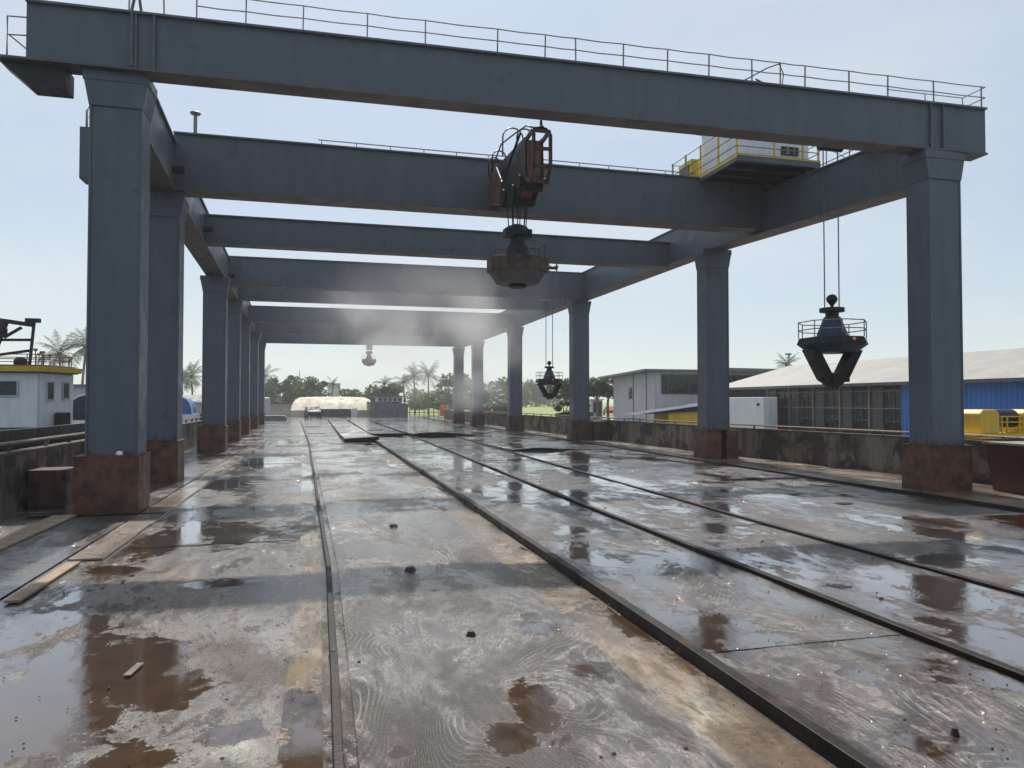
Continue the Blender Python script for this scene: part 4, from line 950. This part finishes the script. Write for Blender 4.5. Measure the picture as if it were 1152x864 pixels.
# fence at the field, orange sign
x0, y0 = D(456, 112); x1, y1 = D(548, 100)
fe = thing('field_fence', 'low post fence between the far deck and the green field', 'fence', (x0, y0, 0))
n = 16
for i in range(n+1):
    k = i/n; MB().box(x0+(x1-x0)*k-.06, x0+(x1-x0)*k+.06, y0+(y1-y0)*k-.05, y0+(y1-y0)*k+.05, 0, 1.7).build('post', M['tan'], fe)
for z in (.6, 1.4): MB().bar((x0, y0-.08, z), (x1, y1-.08, z), .05, .1).build('rail', M['rail_grey'], fe)
x, y = D(500, 100); sg = thing('orange_board', 'upright orange board by the field fence, before the far right columns', 'sign', (x, y, 0))
orange = flat('orange_paint', (.5, .16, .06), .6)
MB().box(x-.6, x+.6, y, y+.06, .25, 1.85).build('board', orange, sg)
for sx in (-.45, .45): MB().box(x+sx-.04, x+sx+.04, y+.062, y+.12, 0, 1.8).build('leg', M['rail_grey'], sg)
x, y = D(888, 98); lp_ = thing('lamp_post', 'thin lamp post with a flat head behind the shed roof', 'lamp post', (x, y, 0))
MB().tube([(x, y, 0), (x, y, ZH(399, 98))], .09, 6).build('pole', M['rail_grey'], lp_); MB().box(x-.5, x+.3, y-.15, y+.15, ZH(399, 98), ZH(397.5, 98)).build('head', M['black'], lp_)
# ------------------------------------------------------------------ trees
def palm_meshes(seed, nf=20, droop=1.0, h=8.0, fl=2.6):
    r = random.Random(seed); tr = MB(); lean = r.uniform(-.5, .5)
    pts = [(lean*(k/8)**2, .2*lean*(k/8)**2, h*k/8) for k in range(9)]
    tr.tube(pts, .20, 8, .11)
    cr = MB(); cx, cy, cz = pts[-1]
    for i in range(nf):
        az = 2*pi*i/nf + r.uniform(-.2, .2); el = r.uniform(-.4, 1.35); L_ = fl*r.uniform(.8, 1.15)
        p = Vector((cx, cy, cz)); d = Vector((cos(az)*cos(el), sin(az)*cos(el), sin(el))); seg = 9; prev = p.copy()
        side = Vector((-sin(az), cos(az), 0))
        for k in range(seg):
            q = prev + d*(L_/seg); d = (d + Vector((0, 0, -.11*droop*(1+k*.14)))).normalized()
            wl = fl*.24*sin(pi*min(.98, (k+1.2)/(seg+1)))+.05
            for sgn in (-1, 1):
                for jj in range(3):
                    b0 = prev.lerp(q, jj/3); b1_ = prev.lerp(q, (jj+.62)/3)
                    tip = b0 + side*sgn*wl*r.uniform(.8, 1.1) + d*wl*.55 + Vector((0, 0, -wl*r.uniform(.35, .8)*droop))
                    cr.bm.faces.new([cr.bm.verts.new(v) for v in (b0, b1_, tip)])
            prev = q
    cr.lathe((cx, cy, cz-.3), [(.1, 0), (.3, .15), (.3, .35), (.1, .55)], 8)
    return tr, cr
def palm(px, d, top, label, seed, fl=2.6, nf=20, droop=1.0):
    x, y = D(px, d); h = ZH(top, d)-fl*.45
    t_ = thing('palm_tree', label, 'palm tree', (0, 0, 0), 'palm trees')
    tr, cr = palm_meshes(seed, nf, droop, h, fl)
    tr.build('trunk', M['bark'], t_); cr.build('crown', M['frond'], t_)
    t_.location = (x, y, -.03 if x > -6 or y > 120 else -.8); return t_
palm(70, 92, 378, 'bushy palm rising behind the white wheelhouse', 1, 3.3, 26)
palm(91, 84, 370, 'tall palm half hidden by the nearest left column', 2, 3.0, 24)
palm(206, 112, 416, 'left one of the palms between the second and third left columns', 3, 3.2, 24)
palm(217, 118, 413, 'right one of the palms between the second and third left columns', 4, 3.2, 24)
palm(295, 150, 416, 'palm beside the farthest left column', 5, 4.0, 22)
palm(373, 150, 427, 'lone slender palm above the cream canopy', 6, 2.0, 16, 1.2)
palm(455, 128, 421, 'leftmost palm of the cluster behind the grey barge', 7, 3.0, 18)
palm(467, 132, 415, 'middle palm of the cluster behind the grey barge', 8, 2.9, 20, .9)
palm(482, 126, 413, 'rightmost tall palm of the cluster behind the grey barge', 9, 3.2, 22, .9)
palm(432, 150, 425, 'low palm at the left edge of the far palm cluster', 10, 2.6, 16)
palm(886, 102, 402, 'small palm peeping over the shed roof beside the lamp post', 12, 2.2, 26, .8)
def broad_meshes(seed, h, rw, trunk=.4, n=3000, flat_=.75, leaf=.34, low=.22):
    r = random.Random(seed); tr = MB(); base = h*(low+.04)
    tr.tube([(0, 0, -.1), (.05*h*r.uniform(-1, 1)*.3, 0, base*.6), (r.uniform(-.2, .2), r.uniform(-.2, .2), base)], trunk*.55, 8, trunk*.32)
    cl = []
    for i in range(13):
        a = r.uniform(0, 2*pi); rr = rw*r.uniform(.12, .78); z = h*r.uniform(low, .86)
        k = 1-abs(z/h-.58)*1.1
        c = Vector((cos(a)*rr*k, sin(a)*rr*k, z)); cl.append((c, rw*r.uniform(.20, .42)))
        if i < 8: tr.tube([(0, 0, base*.8), (c.x*.4, c.y*.4, base+(c.z-base)*.55), tuple(c)], trunk*.2, 5, trunk*.05)
    cr = MB()
    for i in range(n):
        c, R = cl[r.randrange(len(cl))]
        v = Vector((r.gauss(0, 1), r.gauss(0, 1), r.gauss(0, 1))); v.normalize(); v *= R*r.uniform(.35, 1.12)**.7
        v.z *= flat_; p = c+v
        a = Vector((r.uniform(-1, 1), r.uniform(-1, 1), r.uniform(-.7, .7))).normalized(); b = a.cross(Vector((r.uniform(-1, 1), r.uniform(-1, 1), 1))).normalized()
        s = leaf*r.uniform(.5, 1.2)
        cr.bm.faces.new([cr.bm.verts.new(p+a*s), cr.bm.verts.new(p+b*s*.6), cr.bm.verts.new(p-a*s), cr.bm.verts.new(p-b*s*.6)])
    return tr, cr
def broad(px, d, top, rw, label, seed, mat='leaf', n=2600, nm='broadleaf_tree', flat_=.75, leaf=.34, grp='broadleaf trees', low=.22):
    x, y = D(px, d); h = ZH(top, d)
    t_ = thing(nm, label, 'tree' if nm != 'green_bush' else 'bush', (0, 0, 0), grp)
    tr, cr = broad_meshes(seed, h, rw, .4, n, flat_, leaf, low)
    tr.build('trunk', M['bark'], t_); cr.build('crown', M[mat], t_); t_.location = (x, y, -.03)
    return t_
for i, (px, d, top, rw, lab) in enumerate((
    (302, 175, 421, 4.6, 'dense tree at the left end of the far tree line'), (316, 182, 424, 4.8, 'second tree from the left in the far tree line'), (330, 186, 421, 5.2, 'third tree from the left in the far tree line'),
    (345, 178, 423, 5.0, 'fourth tree of the far line, left of the lone palm'), (358, 176, 426, 4.4, 'fifth tree of the far line, just left of the lone palm'),
    (392, 190, 436, 3.8, 'low tree just right of the pale tower'), (405, 185, 438, 4.0, 'low tree between the pale tower and the barge'), (420, 176, 432, 4.4, 'round tree behind the left end of the barge'),
    (444, 150, 430, 4.0, 'tree under the left palms of the cluster'), (497, 170, 438, 5.0, 'low distant tree right of the palm cluster'),
    (513, 118, 420, 4.2, 'dark tree left of the far right columns'), (531, 112, 423, 3.0, 'dark tree seen between the two farthest right columns'),
    (552, 104, 424, 4.2, 'pale tree left of the fourth right column'), (563, 98, 432, 3.2, 'leafy tree directly behind the fourth right column'),
    (598, 320, 430, 10.5, 'tree just right of the fourth right column'), (612, 340, 435, 11.0, 'low tree behind the cables of the distant grab'), (630, 330, 434, 11.5, 'low tree right of the distant grab'),
    (643, 104, 422, 3.6, 'spreading tree left of the third right column'), (672, 92, 424, 3.2, 'spreading tree left of the grey building'), (684, 96, 423, 3.0, 'thin spreading tree touching the grey building roof'),
    (580, 300, 434, 10.5, 'distant tree behind the fourth right column'), (475, 200, 440, 7.0, 'distant tree low behind the palm cluster'))):
    broad(px, d, top, rw, lab, 40+i, 'leaf' if i % 3 else 'leaf_pale', 2600 if d < 160 else 1900, flat_=.75, leaf=.34 if d < 130 else .5 if d < 250 else .9, low=.55 if 640 < px < 700 else .22)
broad(635, 58, 447, 1.0, 'small leafy bush on the field below the distant grab', 90, 'leaf', 900, 'green_bush', leaf=.16, grp='bushes on the field')
broad(564, 90, 447, 1.6, 'pale green bush right behind the fourth right column', 91, 'leaf_pale', 900, 'green_bush', leaf=.2, grp='bushes on the field')
broad(545, 92, 450, 1.6, 'pale bush between the fourth and fifth right columns', 92, 'leaf_pale', 900, 'green_bush', leaf=.2, grp='bushes on the field')
broad(657, 60, 453, .9, 'brown tinged bush at the third right column', 93, 'leaf', 700, 'green_bush', leaf=.15, grp='bushes on the field')
# ------------------------------------------------------------------ small things on the deck
def lump(px, py, z, sx, sy, h, label, mat='black', nm='debris_lump', cat='debris'):
    x, y = G(px, py, z); r = random.Random(int(px)); n = 9
    pts = [(x+sx*cos(2*pi*k/n)*r.uniform(.6, 1.1), y+sy*sin(2*pi*k/n)*r.uniform(.6, 1.1)) for k in range(n)]
    top = [((p[0]-x)*.6+x, (p[1]-y)*.6+y) for p in pts]
    tag(MB().prism(pts, z, z+h, top).build(nm, M[mat]), label, cat, 'dark lumps on the deck')
lump(443, 592, .045, .09, .16, .05, 'farthest small black lump on the grey plate strip')
lump(463, 641, .045, .09, .10, .05, 'black lump with a scratch behind it on the shaded plate')
lump(530, 713, .045, .05, .06, .045, 'black lump in the middle of the swirled plate')
lump(377, 737, .015, .045, .10, .07, 'black lump against the left side of the thin rail')
lump(1069, 822, .08, .03, .03, .04, 'tiny black lump on the wet plate low at right')
def board(x0, y0, x1, y1, w, z, label, mat='wood', h=.03):
    tag(MB().bar((x0, y0, z), (x1, y1, z), w, h).build('board_or_sunstrip', M[mat], bevel=.004), label, 'board', 'loose boards and strips')
board(-3.22, 9.1, -3.2, 11.1, .16, .03, 'short tan board lying near the left picture edge')
board(-4.72, 11.0, -4.66, 15.6, .42, .04, 'long pale tan strip of painted sunlight between left wall and column shadow')  # sunlit strip of floor, laid in as a pale slab
board(-5.3, 15.62, -2.9, 15.52, .05, .035, 'thin dark strip across the foot of the nearest left pedestal', 'rail_black')
x, y = G(152, 752); board(x, y-.16, x+.04, y+.12, .06, .02, 'small pale wood splinter in the brown puddle', 'tan', .012)
x, y = G(875, 557); lump(x=0, px=880, py=556, z=.015, sx=.55, sy=.14, h=.02, label='black tarry patch on the floor before the right walk') if False else lump(880, 556, .015, .55, .14, .02, 'black tarry patch on the floor before the right walk')
lump(945, 566, .015, .4, .12, .02, 'smaller black tarry patch left of the nearest right pedestal')
# loose grit scattered over the deck
q = MB(); r_ = random.Random(77)
for i in range(1500):
    yy = 3.2+r_.random()**1.6*22; xx = r_.uniform(-5.5, 12.8)
    zz = .012 if xx < 0 else (.045 if xx < 3 else .078 if xx < 7.4 else .06)
    if xx > 10.2: zz = .05 if yy > 18.2 or yy < 11.2 else .012
    sz = r_.uniform(.003, .009)*(2.0 if r_.random() < .05 else 1)
    q.lathe((xx, yy, zz-.3*sz), [(sz, 0), (sz*1.1, sz*.7), (sz*.4, sz*1.3)], 5, r_.random()*3, r_.uniform(.6, 1.5), 1)
o = q.build('grit', M['rust_dark']); o['kind'] = 'stuff'
# cracks (thin dark joints) across floors
q = MB()
for (xa, xb, y) in ((-2.7, -.35, 12.1), (-2.7, -.35, 27.2), (-5.7, -3.4, 11.3), (-5.7, -3.4, 20.3)):
    pts = [(xa+(xb-xa)*k/8, y+random.uniform(-.05, .05), .011) for k in range(9)]
    for a, b_ in zip(pts, pts[1:]): q.bar(a, b_, .014, .008)
struct(q.build('floor_joints', M['rail_black']))
# ------------------------------------------------------------------ steam and haze
def volmat(name, dens, col, noise_=None, emis=0):
    m = bpy.data.materials.new(name); m.use_nodes = True; t = m.node_tree; t.nodes.clear()
    v = t.nodes.new('ShaderNodeVolumePrincipled'); o = t.nodes.new('ShaderNodeOutputMaterial'); t.links.new(v.outputs[0], o.inputs['Volume'])
    v.inputs['Color'].default_value = (*col, 1); v.inputs['Density'].default_value = dens; v.inputs['Anisotropy'].default_value = .3
    return m, t, v
hz, t, v = volmat('air_haze', .0006, (.93, .95, .97))
o = MB().box(-700, 700, -40, 1200, -2.3, 60).build('haze', hz); o['kind'] = 'stuff'
st, t, v = volmat('steam', .0, (.95, .95, .95))
tcn = t.nodes.new('ShaderNodeTexCoord')
ln = t.nodes.new('ShaderNodeVectorMath'); ln.operation = 'LENGTH'; t.links.new(tcn.outputs['Object'], ln.inputs[0])
fall = ramp(t, ln.outputs['Value'], .25, 1.0, 1, 0)
nzz = noise(t, pos(t, (1, .6, 1.2)), .22, 4, .6, .5)
t.links.new(math_(t, 'MULTIPLY', math_(t, 'MULTIPLY', fall, ramp(t, nzz, .36, .70)), .10), v.inputs['Density'])
def puff(px, d, z, r, label):
    x, y = D(px, d)
    bm = bmesh.new(); bmesh.ops.create_icosphere(bm, subdivisions=3, radius=1.0); me = bpy.data.meshes.new('steam_cloud'); bm.to_mesh(me); bm.free()
    me.materials.append(st); o = bpy.data.objects.new('steam_cloud', me); COL.objects.link(o); o.location = (x, y, z); o.scale = r; tag(o, label, 'steam', 'drifting steam'); o['kind'] = 'stuff'
puff(480, 42, 6.6, (9, 14, 4.0), 'pale steam drifting under the far cross beams')
puff(520, 62, 3.4, (6, 10, 2.6), 'low steam around the feet of the far right columns')
